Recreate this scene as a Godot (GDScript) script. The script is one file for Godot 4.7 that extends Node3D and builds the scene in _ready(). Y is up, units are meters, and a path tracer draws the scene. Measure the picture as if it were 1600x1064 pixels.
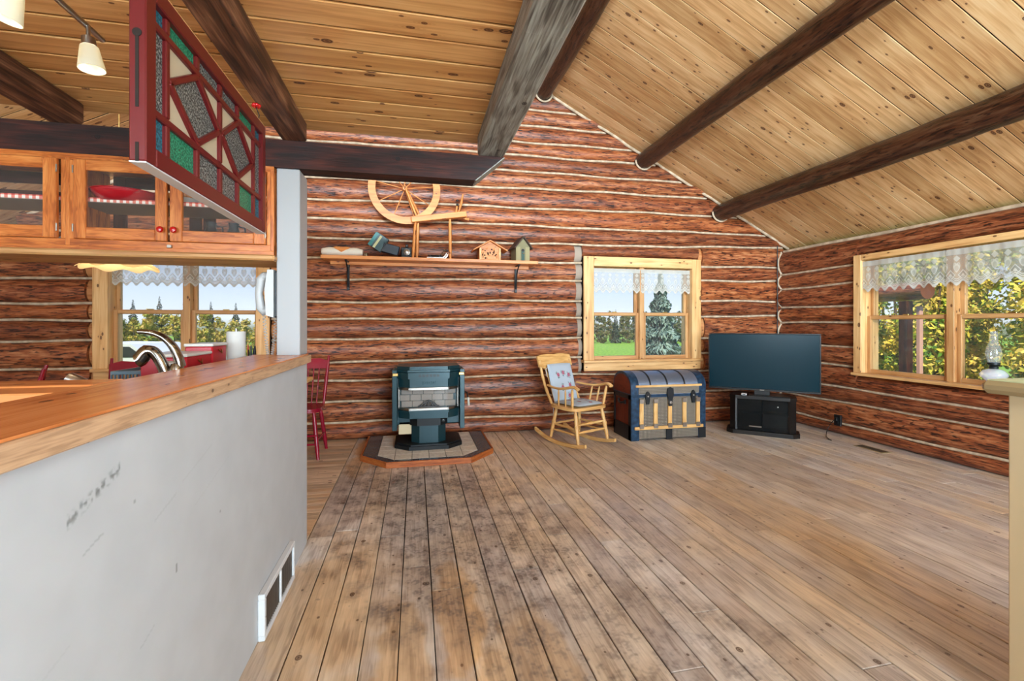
extends Node3D

const SEED := 7
var rng := RandomNumberGenerator.new()
var taken := {}
var M := {}
const ZB := -5.225      # plane through the middle of the back wall's logs
const XR := 4.775       # plane through the middle of the right wall's logs

# ---------------------------------------------------------------- mesh building
class MB:
	var v := PackedVector3Array()
	var n := PackedVector3Array()
	var t := PackedVector2Array()
	var t2 := PackedVector2Array()
	var col := PackedColorArray()
	var ix := PackedInt32Array()

	func vert(p: Vector3, nn: Vector3, uv: Vector2) -> int:
		v.append(p)
		n.append(nn)
		t.append(uv)
		return v.size() - 1

	func tri(a: int, b: int, c: int) -> void:
		var x := (v[b] - v[a]).cross(v[c] - v[a])
		if x.dot(n[a] + n[b] + n[c]) > 0.0:
			ix.append(a); ix.append(c); ix.append(b)
		else:
			ix.append(a); ix.append(b); ix.append(c)

	func quad(a: Vector3, b: Vector3, c: Vector3, d: Vector3, nn: Vector3, ua: Vector2, ub: Vector2, uc: Vector2, ud: Vector2) -> void:
		var i := vert(a, nn, ua)
		vert(b, nn, ub)
		vert(c, nn, uc)
		vert(d, nn, ud)
		tri(i, i + 1, i + 2)
		tri(i, i + 2, i + 3)

	func _uv(p: Vector3, axis: int, g: int, uo: Vector2) -> Vector2:
		if axis == g:
			return uo + Vector2(p[(g + 1) % 3], p[(g + 2) % 3])
		return uo + Vector2(p[g], p[3 - g - axis])

	# a box with chamfered edges; the grain (u) runs along axis g
	func box(c: Vector3, s: Vector3, bev := 0.0, g := -1, uo := Vector2.ZERO, B := Basis()) -> void:
		var h := s * 0.5
		bev = minf(bev, minf(h.x, minf(h.y, h.z)) * 0.9)
		if g < 0:
			g = 0 if s.x >= s.y and s.x >= s.z else (1 if s.y >= s.z else 2)
		for a in 3:
			var b := (a + 1) % 3
			var k := (a + 2) % 3
			for sg in [-1.0, 1.0]:
				var nn := Vector3.ZERO
				nn[a] = sg
				var pts := []
				for q in [[-1, -1], [1, -1], [1, 1], [-1, 1]]:
					var p := Vector3.ZERO
					p[a] = sg * h[a]
					p[b] = q[0] * (h[b] - bev)
					p[k] = q[1] * (h[k] - bev)
					pts.append(p)
				quad(c + B * pts[0], c + B * pts[1], c + B * pts[2], c + B * pts[3], B * nn, _uv(pts[0] + h, a, g, uo), _uv(pts[1] + h, a, g, uo), _uv(pts[2] + h, a, g, uo), _uv(pts[3] + h, a, g, uo))
		if bev <= 0.0:
			return
		for k in 3:
			var a := (k + 1) % 3
			var b := (k + 2) % 3
			for sa in [-1.0, 1.0]:
				for sb in [-1.0, 1.0]:
					var nn := Vector3.ZERO
					nn[a] = sa
					nn[b] = sb
					nn = nn.normalized()
					var pts := []
					for q in [[0, -1], [1, -1], [1, 1], [0, 1]]:
						var p := Vector3.ZERO
						p[k] = q[1] * (h[k] - bev)
						p[a] = sa * (h[a] - (bev if q[0] == 1 else 0.0))
						p[b] = sb * (h[b] - (0.0 if q[0] == 1 else bev))
						pts.append(p)
					quad(c + B * pts[0], c + B * pts[1], c + B * pts[2], c + B * pts[3], B * nn, _uv(pts[0] + h, a, g, uo), _uv(pts[1] + h, a, g, uo), _uv(pts[2] + h, a, g, uo), _uv(pts[3] + h, a, g, uo))
		for sx in [-1.0, 1.0]:
			for sy in [-1.0, 1.0]:
				for sz in [-1.0, 1.0]:
					var sv := Vector3(sx, sy, sz)
					var nn := B * sv.normalized()
					var i := vert(c + B * (sv * Vector3(h.x, h.y - bev, h.z - bev)), nn, uo)
					vert(c + B * (sv * Vector3(h.x - bev, h.y, h.z - bev)), nn, uo)
					vert(c + B * (sv * Vector3(h.x - bev, h.y - bev, h.z)), nn, uo)
					tri(i, i + 1, i + 2)

	# a round bar along points, with a radius for each
	func tube(pts: Array, radii: Array, segs := 8, caps := true, uo := Vector2.ZERO, flat := 1.0, side := Vector3.ZERO) -> void:
		var m := pts.size()
		var up := Vector3.UP
		var along := 0.0
		var first := v.size()
		var ref := side
		for i in m:
			var d: Vector3 = (pts[mini(i + 1, m - 1)] - pts[maxi(i - 1, 0)]).normalized()
			if ref == Vector3.ZERO:
				ref = Vector3.RIGHT if absf(d.dot(Vector3.UP)) > 0.9 else Vector3.UP
			var e1 := (ref - d * ref.dot(d)).normalized()
			ref = e1
			var e2 := d.cross(e1).normalized()
			if i > 0:
				along += (pts[i] - pts[i - 1]).length()
			var r: float = radii[i] if radii.size() > 1 else radii[0]
			for j in segs + 1:
				var a := TAU * j / segs
				var dir := e1 * cos(a) + e2 * (sin(a) * flat)
				var nn := (e1 * (cos(a) * flat) + e2 * sin(a)).normalized()
				vert(pts[i] + dir * r, nn, uo + Vector2(along, a * r))
		for i in m - 1:
			for j in segs:
				var q := first + i * (segs + 1) + j
				tri(q, q + 1, q + segs + 2)
				tri(q, q + segs + 2, q + segs + 1)
		if caps:
			for e in [0, m - 1]:
				var d: Vector3 = (pts[0] - pts[1]).normalized() if e == 0 else (pts[m - 1] - pts[m - 2]).normalized()
				var c := vert(pts[e], d, uo)
				var f2 := v.size()
				for j in segs + 1:
					var p: Vector3 = v[first + e * (segs + 1) + j]
					vert(p, d, uo + Vector2(p.x, p.y))
				for j in segs:
					tri(c, f2 + j, f2 + j + 1)

	# a profile of (radius, height) turned round the y axis of xf
	func lathe(prof: Array, segs := 20, xf := Transform3D(), sweep := TAU) -> void:
		var m := prof.size()
		var along := 0.0
		var segn := []
		for i in m - 1:
			var d: Vector2 = prof[i + 1] - prof[i]
			segn.append(Vector2(d.y, -d.x).normalized() if d.length() > 1e-6 else Vector2(1, 0))
		for i in m - 1:
			var n0: Vector2 = segn[i]
			var n1: Vector2 = segn[i]
			if i > 0 and segn[i - 1].dot(segn[i]) > 0.6:
				n0 = (segn[i - 1] + segn[i]).normalized()
			if i < m - 2 and segn[i + 1].dot(segn[i]) > 0.6:
				n1 = (segn[i + 1] + segn[i]).normalized()
			var l: float = (prof[i + 1] - prof[i]).length()
			var f := v.size()
			for j in segs + 1:
				var a := sweep * j / segs
				var c := cos(a)
				var s := sin(a)
				vert(xf * Vector3(prof[i].x * c, prof[i].y, prof[i].x * s), (xf.basis * Vector3(n0.x * c, n0.y, n0.x * s)).normalized(), Vector2(along, a * 0.1))
				vert(xf * Vector3(prof[i + 1].x * c, prof[i + 1].y, prof[i + 1].x * s), (xf.basis * Vector3(n1.x * c, n1.y, n1.x * s)).normalized(), Vector2(along + l, a * 0.1))
			for j in segs:
				var q := f + j * 2
				if prof[i].x > 1e-6:
					tri(q, q + 1, q + 2)
				if prof[i + 1].x > 1e-6:
					tri(q + 1, q + 3, q + 2)
			along += l

	# a polygon in the xy plane of xf, extruded from z0 to z1
	func prism(poly: PackedVector2Array, z0: float, z1: float, xf := Transform3D(), uo := Vector2.ZERO, swap := false) -> void:
		var m := poly.size()
		var ids := Geometry2D.triangulate_polygon(poly)
		for e in 2:
			var z := z0 if e == 0 else z1
			var nn := (xf.basis * Vector3(0, 0, -1.0 if z < maxf(z0, z1) else 1.0)).normalized()
			var f := v.size()
			for p in poly:
				vert(xf * Vector3(p.x, p.y, z), nn, uo + (Vector2(p.y, p.x) if swap else p))
			for k in range(0, ids.size(), 3):
				tri(f + ids[k], f + ids[k + 1], f + ids[k + 2])
		var area := 0.0
		for i in m:
			area += poly[i].cross(poly[(i + 1) % m])
		var sg := 1.0 if area > 0.0 else -1.0
		var along := 0.0
		var en := []
		for i in m:
			var d := poly[(i + 1) % m] - poly[i]
			en.append(Vector2(d.y, -d.x).normalized() * sg)
		for i in m:
			var a := poly[i]
			var b := poly[(i + 1) % m]
			var l := (b - a).length()
			if l < 1e-7:
				continue
			var na: Vector2 = en[i]
			var nb: Vector2 = en[i]
			if en[(i + m - 1) % m].dot(en[i]) > 0.86:
				na = (en[(i + m - 1) % m] + en[i]).normalized()
			if en[(i + 1) % m].dot(en[i]) > 0.86:
				nb = (en[(i + 1) % m] + en[i]).normalized()
			var n3a := (xf.basis * Vector3(na.x, na.y, 0)).normalized()
			var n3b := (xf.basis * Vector3(nb.x, nb.y, 0)).normalized()
			var f := vert(xf * Vector3(a.x, a.y, z0), n3a, uo + Vector2(along, z0))
			vert(xf * Vector3(b.x, b.y, z0), n3b, uo + Vector2(along + l, z0))
			vert(xf * Vector3(b.x, b.y, z1), n3b, uo + Vector2(along + l, z1))
			vert(xf * Vector3(a.x, a.y, z1), n3a, uo + Vector2(along, z1))
			tri(f, f + 1, f + 2)
			tri(f, f + 2, f + 3)
			along += l

	# a smooth sheet through a grid of points (nu rows of nv); out = +1 or -1 turns the normals
	func sheet(p: PackedVector3Array, nu: int, nv: int, uvs: PackedVector2Array, out := 1.0, closed := false) -> void:
		var f := v.size()
		for i in nu:
			for j in nv:
				var du := p[mini(i + 1, nu - 1) * nv + j] - p[maxi(i - 1, 0) * nv + j]
				var j0 := j - 1
				var j1 := j + 1
				if closed:
					if j0 < 0: j0 = nv - 2
					if j1 >= nv: j1 = 1
				else:
					j0 = maxi(j0, 0)
					j1 = mini(j1, nv - 1)
				var dv := p[i * nv + j1] - p[i * nv + j0]
				var nn := du.cross(dv)
				if nn.length() < 1e-12:
					nn = Vector3.UP
				vert(p[i * nv + j], nn.normalized() * out, uvs[i * nv + j])
		for i in nu - 1:
			for j in nv - 1:
				var q := f + i * nv + j
				tri(q, q + 1, q + nv + 1)
				tri(q, q + nv + 1, q + nv)

	func ball(c: Vector3, r: Vector3, nu := 10, nv := 14, B := Basis()) -> void:
		var f := v.size()
		for i in nu + 1:
			var a := PI * i / nu
			for j in nv + 1:
				var b := TAU * j / nv
				var d := Vector3(sin(a) * cos(b), cos(a), sin(a) * sin(b))
				vert(c + B * (d * r), (B * (d / r)).normalized(), Vector2(b * r.x, a * r.y))
		for i in nu:
			for j in nv:
				var q := f + i * (nv + 1) + j
				if i > 0:
					tri(q, q + 1, q + nv + 2)
				if i < nu - 1:
					tri(q, q + nv + 2, q + nv + 1)

	func mesh() -> ArrayMesh:
		var a := []
		a.resize(Mesh.ARRAY_MAX)
		a[Mesh.ARRAY_VERTEX] = v
		a[Mesh.ARRAY_NORMAL] = n
		a[Mesh.ARRAY_TEX_UV] = t
		if t2.size() == v.size():
			a[Mesh.ARRAY_TEX_UV2] = t2
		if col.size() == v.size():
			a[Mesh.ARRAY_COLOR] = col
		a[Mesh.ARRAY_INDEX] = ix
		var m := ArrayMesh.new()
		m.add_surface_from_arrays(Mesh.PRIMITIVE_TRIANGLES, a)
		return m


# ---------------------------------------------------------------- nodes
func numbered(called: String) -> String:
	var k: int = taken.get(called, -1) + 1
	taken[called] = k
	return called if k == 0 else "%s_%03d" % [called, k]

func tag(o: Node3D, label: String, category: String, group := "") -> Node3D:
	o.set_meta("label", label)
	o.set_meta("category", category)
	if group:
		o.set_meta("group", group)
	return o

func thing(called: String, label: String, category: String, at := Vector3.ZERO, turn := 0.0, group := "") -> Node3D:
	var o := Node3D.new()
	o.name = numbered(called)
	add_child(o)
	o.position = at
	o.rotation.y = turn
	return tag(o, label, category, group)

func part(mb, called: String, m: Material, parent: Node = null) -> MeshInstance3D:
	var o := MeshInstance3D.new()
	o.mesh = mb.mesh() if mb is MB else mb
	o.material_override = m
	if parent == null:
		o.name = numbered(called)
		add_child(o)
	else:
		o.name = called
		parent.add_child(o, true)
	return o

func one(mb: MB, called: String, m: Material, label: String, category: String, group := "") -> MeshInstance3D:
	var o := part(mb, called, m)
	tag(o, label, category, group)
	return o

func structure(called: String, label: String) -> Node3D:
	var o := Node3D.new()
	o.name = numbered(called)
	add_child(o)
	o.set_meta("kind", "structure")
	o.set_meta("label", label)
	return o

func pbox(parent: Node, called: String, m: Material, c: Vector3, s: Vector3, bev := 0.004, g := -1, B := Basis()) -> MeshInstance3D:
	var mb := MB.new()
	mb.box(c, s, bev, g, ruv(), B)
	return part(mb, called, m, parent)

func ptube(parent: Node, called: String, m: Material, pts: Array, radii: Array, segs := 8) -> MeshInstance3D:
	var mb := MB.new()
	mb.tube(pts, radii, segs, true, ruv())
	return part(mb, called, m, parent)

func plathe(parent: Node, called: String, m: Material, prof: Array, at := Vector3.ZERO, segs := 20, B := Basis()) -> MeshInstance3D:
	var mb := MB.new()
	mb.lathe(prof, segs, Transform3D(B, at))
	return part(mb, called, m, parent)

func pprism(parent: Node, called: String, m: Material, poly: Array, z0: float, z1: float, xf := Transform3D(), swap := false) -> MeshInstance3D:
	var mb := MB.new()
	mb.prism(PackedVector2Array(poly), z0, z1, xf, ruv(), swap)
	return part(mb, called, m, parent)

func ruv() -> Vector2:
	return Vector2(rng.randf() * 4.0, rng.randi_range(0, 3) * 0.18)

func V(x: float, y: float, z: float) -> Vector3:
	return Vector3(x, y, z)

# ---------------------------------------------------------------- textures
func nz(w: int, h: int, sd: int, freq: float, stretch: int, oct := 3) -> PackedByteArray:
	var f := FastNoiseLite.new()
	f.seed = sd
	f.noise_type = FastNoiseLite.TYPE_SIMPLEX_SMOOTH
	f.frequency = freq
	f.fractal_octaves = oct
	var im := f.get_seamless_image(maxi(w / stretch, 16), h, false, false, 0.15, true)
	if stretch > 1:
		im.resize(w, h, Image.INTERPOLATE_CUBIC)
	im.convert(Image.FORMAT_L8)
	return im.get_data()

func tex(data: PackedByteArray, w: int, h: int, fmt := Image.FORMAT_RGB8) -> ImageTexture:
	return ImageTexture.create_from_image(Image.create_from_data(w, h, false, fmt, data))

# boards: `lanes` boards side by side, grain along u, knots with rings. c: dark, mid, light, knot (0..255)
func boards(w: int, h: int, lanes: int, sd: int, c: Array, knots: int, contrast: float, fine: float, lane_tone: float, cathedral: float) -> ImageTexture:
	var r := RandomNumberGenerator.new()
	r.seed = sd
	var a := nz(w, h, sd, 0.030, 12, 4)
	var b := nz(w, h, sd + 1, 0.16, 24, 2)
	var g := nz(w, h, sd + 2, 0.012, 3, 3)
	var lh := h / lanes
	var tt := PackedFloat32Array()
	tt.resize(w * h)
	var kd := PackedFloat32Array()
	kd.resize(w * h)
	var tones := []
	for l in lanes:
		tones.append(r.randf_range(-lane_tone, lane_tone))
	for y in h:
		var tone: float = tones[y / lh]
		var row := y * w
		for x in w:
			var q := row + x
			var bend: float = a[q] / 255.0
			var ring := 0.5 + 0.5 * sin((y % lh) * 0.16 + bend * cathedral + g[q] * 0.01)
			tt[q] = tone + 0.5 + contrast * ((bend - 0.5) * 0.9 + (g[q] / 255.0 - 0.5) * 0.7 + (ring - 0.5) * 0.35) + fine * (b[q] / 255.0 - 0.5)
	for l in lanes:
		for k in knots:
			var cx := r.randi_range(0, w - 1)
			var cy := l * lh + r.randi_range(int(lh * 0.15), int(lh * 0.85))
			var rx := r.randf_range(4.0, 11.0) * h / 512.0 * (0.6 if r.randf() < 0.5 else 1.1)
			var ry := rx * r.randf_range(0.55, 0.95)
			var R := int(rx * 6.0)
			for dy in range(-int(ry * 3.0), int(ry * 3.0) + 1):
				var y := cy + dy
				if y < l * lh or y >= (l + 1) * lh:
					continue
				for dx in range(-R, R + 1):
					var x := (cx + dx + w) % w
					var d := sqrt(dx * dx / (rx * rx) + dy * dy / (ry * ry))
					var e := sqrt(dx * dx / (rx * rx * 12.0) + dy * dy / (ry * ry * 2.2))
					var q := y * w + x
					if e < 1.4:
						tt[q] += (0.5 + 0.5 * sin(e * 14.0)) * maxf(0.0, 1.0 - e / 1.4) * -0.35
					if d < 1.25:
						kd[q] = maxf(kd[q], clampf((1.25 - d) * 3.0, 0.0, 1.0) * (0.7 + 0.3 * sin(d * 9.0)))
	var out := PackedByteArray()
	out.resize(w * h * 3)
	for q in w * h:
		var s := clampf(tt[q], 0.0, 1.0)
		var k := kd[q]
		var c0: Color = c[0].lerp(c[1], s * 2.0) if s < 0.5 else c[1].lerp(c[2], s * 2.0 - 1.0)
		if k > 0.0:
			c0 = c0.lerp(c[3], k)
		out[q * 3] = int(c0.r * 255.0)
		out[q * 3 + 1] = int(c0.g * 255.0)
		out[q * 3 + 2] = int(c0.b * 255.0)
	return tex(out, w, h)

# stained log surface: red-orange wood with dark elongated tool marks and bark scars
func log_textures(w: int, h: int, sd: int) -> Array:
	var a := nz(w, h, sd, 0.022, 8, 3)
	var b := nz(w, h, sd + 1, 0.060, 7, 4)
	var g := nz(w, h, sd + 2, 0.22, 10, 2)
	var d := nz(w, h, sd + 3, 0.062, 5, 4)
	var out := PackedByteArray()
	out.resize(w * h * 3)
	var hh := PackedByteArray()
	hh.resize(w * h)
	var c_deep := Color8(114, 62, 42)
	var c_mid := Color8(178, 103, 62)
	var c_hi := Color8(218, 154, 108)
	var c_scar := Color8(48, 26, 20)
	for q in w * h:
		var s := clampf((a[q] / 255.0 - 0.5) * 0.9 + 0.5 + (b[q] / 255.0 - 0.5) * 1.1 + (g[q] / 255.0 - 0.5) * 0.45, 0.0, 1.0)
		var c0: Color = c_deep.lerp(c_mid, s * 2.0) if s < 0.5 else c_mid.lerp(c_hi, s * 2.0 - 1.0)
		var k := clampf((d[q] / 255.0 + (0.5 - a[q] / 255.0) * 0.25 + (g[q] / 255.0 - 0.5) * 0.22 - 0.655) * 9.0, 0.0, 1.0)
		c0 = c0.lerp(c_scar, k * 0.86)
		out[q * 3] = int(c0.r * 255.0)
		out[q * 3 + 1] = int(c0.g * 255.0)
		out[q * 3 + 2] = int(c0.b * 255.0)
		hh[q] = int(clampf(150.0 + (b[q] - 128) * 0.35 + (g[q] - 128) * 0.25 - k * 90.0, 0.0, 255.0))
	return [tex(out, w, h), tex(hh, w, h, Image.FORMAT_L8)]

# wear and stains of the living-room floor, in metres: u = x from -0.7, v = z from -5.3; multiplied over the boards
func stain_map(w: int, h: int) -> ImageTexture:
	var a := nz(w, h, 91, 0.011, 1, 4)
	var b := nz(w, h, 92, 0.09, 1, 3)
	var g := nz(w, h, 93, 0.030, 1, 4)
	var s := nz(w, h, 94, 0.26, 1, 2)
	var out := PackedByteArray()
	out.resize(w * h * 3)
	# patches: x, z, radius x, radius z, strength (dark grime), and orange worn finish
	var dark := [[-0.15, -3.55, 0.62, 0.42, 0.9], [0.15, -3.0, 0.55, 0.55, 0.75], [0.35, -2.35, 0.45, 0.6, 0.75], [0.75, -1.7, 0.5, 0.55, 0.6], [-0.5, -3.7, 0.3, 0.5, 0.7], [0.95, -2.6, 0.5, 0.5, 0.3]]
	var warm := [[0.18, -2.0, 0.10, 0.45, 0.9], [-0.05, -1.75, 0.10, 0.35, 0.7], [0.45, -1.55, 0.14, 0.4, 0.7], [0.3, -1.45, 0.2, 0.3, 0.6], [-0.35, -2.2, 0.3, 0.5, 0.35], [-0.45, -4.75, 0.12, 0.5, 1.0], [-0.5, -4.2, 0.1, 0.3, 0.8]]
	for y in h:
		var z := -5.3 + 6.0 * y / h
		for x in w:
			var px := -0.7 + 6.0 * x / w
			var q := y * w + x
			var na := a[q] / 255.0 - 0.5
			var nb := b[q] / 255.0 - 0.5
			var ng := g[q] / 255.0 - 0.5
			var ns := s[q] / 255.0 - 0.5
			var dk := 0.0
			if px < 2.2:
				for p in dark:
					var e: float = ((px - p[0]) / p[2]) ** 2 + ((z - p[1]) / p[3]) ** 2
					if e < 2.6:
						dk = maxf(dk, p[4] * clampf(1.15 - e * 0.55 + ng * 1.6 + na, 0.0, 1.0))
			var wm := 0.0
			if px < 0.9:
				for p in warm:
					var e: float = ((px - p[0]) / p[2]) ** 2 + ((z - p[1]) / p[3]) ** 2
					if e < 2.4:
						wm = maxf(wm, p[4] * clampf((1.3 - e + ng * 1.4) * 2.0, 0.0, 1.0))
			var grit := clampf((nb * 1.3 + ns * 1.1 + ng * 0.8 - 0.02) * 2.6, 0.0, 1.0)
			var k := dk * (0.48 + 0.52 * grit)
			var c0 := Color(0.98, 0.975, 0.975).lerp(Color(1.0, 0.965, 0.91), clampf(0.5 + na * 2.2, 0.0, 1.0))
			var fin := clampf((0.15 - px) * 1.6 + ng * 0.9, 0.0, 1.0) * clampf((z + 2.75) * 1.8 + na * 1.5, 0.0, 1.0)
			c0 = c0.lerp(Color(0.88, 0.80, 0.71), fin * 0.9)
			c0 = c0.lerp(Color(1.0, 0.83, 0.60), wm * 0.75)
			c0 = c0.lerp(Color(0.50, 0.475, 0.48), k * 0.95)
			c0 = c0.lerp(Color(0.55, 0.50, 0.46), clampf((nb + ns * 0.8 - 0.42) * 4.0, 0.0, 0.55))
			out[q * 3] = int(clampf(c0.r, 0.0, 1.0) * 255.0)
			out[q * 3 + 1] = int(clampf(c0.g, 0.0, 1.0) * 255.0)
			out[q * 3 + 2] = int(clampf(c0.b, 0.0, 1.0) * 255.0)
	return tex(out, w, h)

# cream machine lace: net, hearts and diamonds, scalloped hem; alpha is the thread
func lace_map(w: int, h: int) -> ImageTexture:
	var out := PackedByteArray()
	out.resize(w * h * 4)
	var rep := 128.0
	for y in h:
		for x in w:
			var fy := float(y) / h
			var u: float = fmod(x, rep) / rep * 2.0 - 1.0
			var net := 0.32 + (0.18 if (x % 6 < 2 or y % 6 < 2) else 0.0)
			var al := net
			if fy < 0.16:
				al = 0.80
			else:
				var hx := u * 1.55
				var hy := (0.52 - fy) * 6.2
				var he := (hx * hx + hy * hy - 0.55) ** 3 - hx * hx * hy * hy * hy
				if he < 0.0:
					al = 0.86 if he > -0.035 or fmod(x + y, 9.0) < 4.0 else 0.45
				var u2: float = absf(fmod(x + rep * 0.5, rep) / rep * 2.0 - 1.0)
				var dd := u2 * 0.9 + absf(fy - 0.70) * 5.0
				if dd < 0.75:
					al = 0.88 if dd > 0.58 or dd < 0.25 else 0.42
				if fy > 0.18 and fy < 0.34 and absf(u) * 1.4 + absf(fy - 0.26) * 9.0 < 0.8:
					al = 0.8
				var wave := 0.86 + 0.045 * cos(u * PI)
				for s in 3:
					if absf(fy - (wave - 0.05 * s)) < 0.012:
						al = 0.92
				if fy > wave + 0.015:
					al = 0.92
				if fy > 0.925 + 0.06 * cos(u * PI) + 0.012 * sin(x * 0.6):
					al = 0.0
			var q := (y * w + x) * 4
			out[q] = 196
			out[q + 1] = 193
			out[q + 2] = 184
			out[q + 3] = int(al * 255.0)
	return tex(out, w, h, Image.FORMAT_RGBA8)

func scuffed_paint(w: int, h: int) -> ImageTexture:
	# u = metres along the half wall / 4, v = height / 1.1; marks where the photograph shows them
	var a := nz(w, h, 41, 0.02, 1, 3)
	var b := nz(w, h, 42, 0.25, 1, 2)
	var out := PackedByteArray()
	out.resize(w * h * 3)
	for q in w * h:
		var s := (a[q] - 128) / 255.0 * 0.035
		var x := (q % w) * 4.0 / w
		var y := 1.1 - (q / w) * 1.1 / h
		var k := 0.0
		var along := x - 1.025
		var e := absf(y - 0.925 + along * -0.36) / 0.016
		if absf(along) < 0.075 and e < 1.0:
			k = clampf((b[q] / 255.0 - 0.5) * 5.0 + 0.25, 0.0, 1.0) * (1.0 - e)
		for p in [[1.28, 0.80, 0.05, 0.003, 0.12], [1.45, 0.86, 0.09, 0.0025, 0.09], [1.02, 0.83, 0.03, 0.002, 0.3], [1.33, 0.62, 0.003, 0.012, 0.75], [1.6, 0.66, 0.004, 0.004, 0.6], [0.9, 0.66, 0.06, 0.002, 0.08], [1.2, 0.53, 0.03, 0.002, 0.2], [1.55, 0.78, 0.12, 0.002, 0.07], [0.72, 0.9, 0.03, 0.002, 0.2], [1.15, 0.86, 0.004, 0.004, 0.5]]:
			var dx: float = absf(x - p[0]) / p[2]
			var dy: float = absf(y - p[1] - (x - p[0]) * (0.3 if p[2] > 0.01 else 0.0)) / p[3]
			if dx < 1.0 and dy < 1.0:
				k = maxf(k, p[4])
		var c0 := Color(0.70 + s, 0.71 + s, 0.72 + s).lerp(Color(0.36, 0.37, 0.36), k * 0.75)
		out[q * 3] = int(clampf(c0.r, 0, 1) * 255)
		out[q * 3 + 1] = int(clampf(c0.g, 0, 1) * 255)
		out[q * 3 + 2] = int(clampf(c0.b, 0, 1) * 255)
	return tex(out, w, h)

func speckle(w: int, h: int, sd: int, freq: float, c0: Color, c1: Color, stretch := 1, gain := 1.6) -> ImageTexture:
	var a := nz(w, h, sd, freq, stretch, 3)
	var out := PackedByteArray()
	out.resize(w * h * 3)
	for q in w * h:
		var c := c0.lerp(c1, clampf((a[q] / 255.0 - 0.5) * gain + 0.5, 0.0, 1.0))
		out[q * 3] = int(c.r * 255)
		out[q * 3 + 1] = int(c.g * 255)
		out[q * 3 + 2] = int(c.b * 255)
	return tex(out, w, h)

func flower_print(w: int) -> ImageTexture:
	var im := Image.create(w, w, false, Image.FORMAT_RGB8)
	im.fill(Color8(178, 192, 206))
	var r := RandomNumberGenerator.new()
	r.seed = 5
	for f in [[0.30, 0.30], [0.52, 0.26], [0.74, 0.32], [0.70, 0.58], [0.40, 0.62], [0.62, 0.84]]:
		for leaf in 7:
			var a := r.randf() * TAU
			var c := Vector2(f[0], f[1]) * w + Vector2(cos(a), sin(a)) * w * 0.075
			for k in 60:
				var p := c + Vector2(r.randfn(), r.randfn()) * w * 0.012
				im.set_pixel(clampi(int(p.x), 0, w - 1), clampi(int(p.y), 0, w - 1), Color8(70, 100, 96))
		for petal in 6:
			var a := TAU * petal / 6.0
			var c := Vector2(f[0], f[1]) * w + Vector2(cos(a), sin(a)) * w * 0.03
			for k in 220:
				var p := c + Vector2(r.randfn(), r.randfn()) * w * 0.013
				im.set_pixel(clampi(int(p.x), 0, w - 1), clampi(int(p.y), 0, w - 1), Color8(150, 60, 84) if r.randf() < 0.7 else Color8(200, 120, 140))
	return ImageTexture.create_from_image(im)

func gingham(w: int) -> ImageTexture:
	var im := Image.create(w, w, false, Image.FORMAT_RGB8)
	for y in w:
		for x in w:
			var k := int(x * 8 / w % 2) + int(y * 8 / w % 2)
			im.set_pixel(x, y, [Color8(240, 232, 222), Color8(224, 130, 112), Color8(190, 50, 44)][k])
	return ImageTexture.create_from_image(im)

func embossed(w: int) -> ImageTexture:
	var out := PackedByteArray()
	out.resize(w * w)
	for y in w:
		for x in w:
			var u := x * 16.0 / w
			var q := y * 16.0 / w
			out[y * w + x] = int(127.0 + 60.0 * sin(u * TAU) * sin(q * TAU) + 60.0 * sin((u + q) * PI) * cos((u - q) * PI))
	return tex(out, w, w, Image.FORMAT_L8)

# ---------------------------------------------------------------- materials
func mat(c: Color, rough := 0.6, metal := 0.0, t: Texture2D = null, uvs := Vector2.ONE) -> StandardMaterial3D:
	var m := StandardMaterial3D.new()
	m.albedo_color = c
	m.roughness = rough
	m.metallic = metal
	if t:
		m.albedo_texture = t
		m.uv1_scale = Vector3(uvs.x, uvs.y, 1)
	return m

func bump(m: StandardMaterial3D, t: Texture2D, cm: float) -> StandardMaterial3D:
	m.heightmap_enabled = true
	m.heightmap_texture = t
	m.heightmap_scale = cm
	return m

func glass(tint := Color(1, 1, 1, 0.015)) -> StandardMaterial3D:
	var m := StandardMaterial3D.new()
	m.albedo_color = tint
	m.roughness = 0.03
	m.metallic_specular = 0.3
	m.transparency = BaseMaterial3D.TRANSPARENCY_ALPHA
	return m

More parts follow.
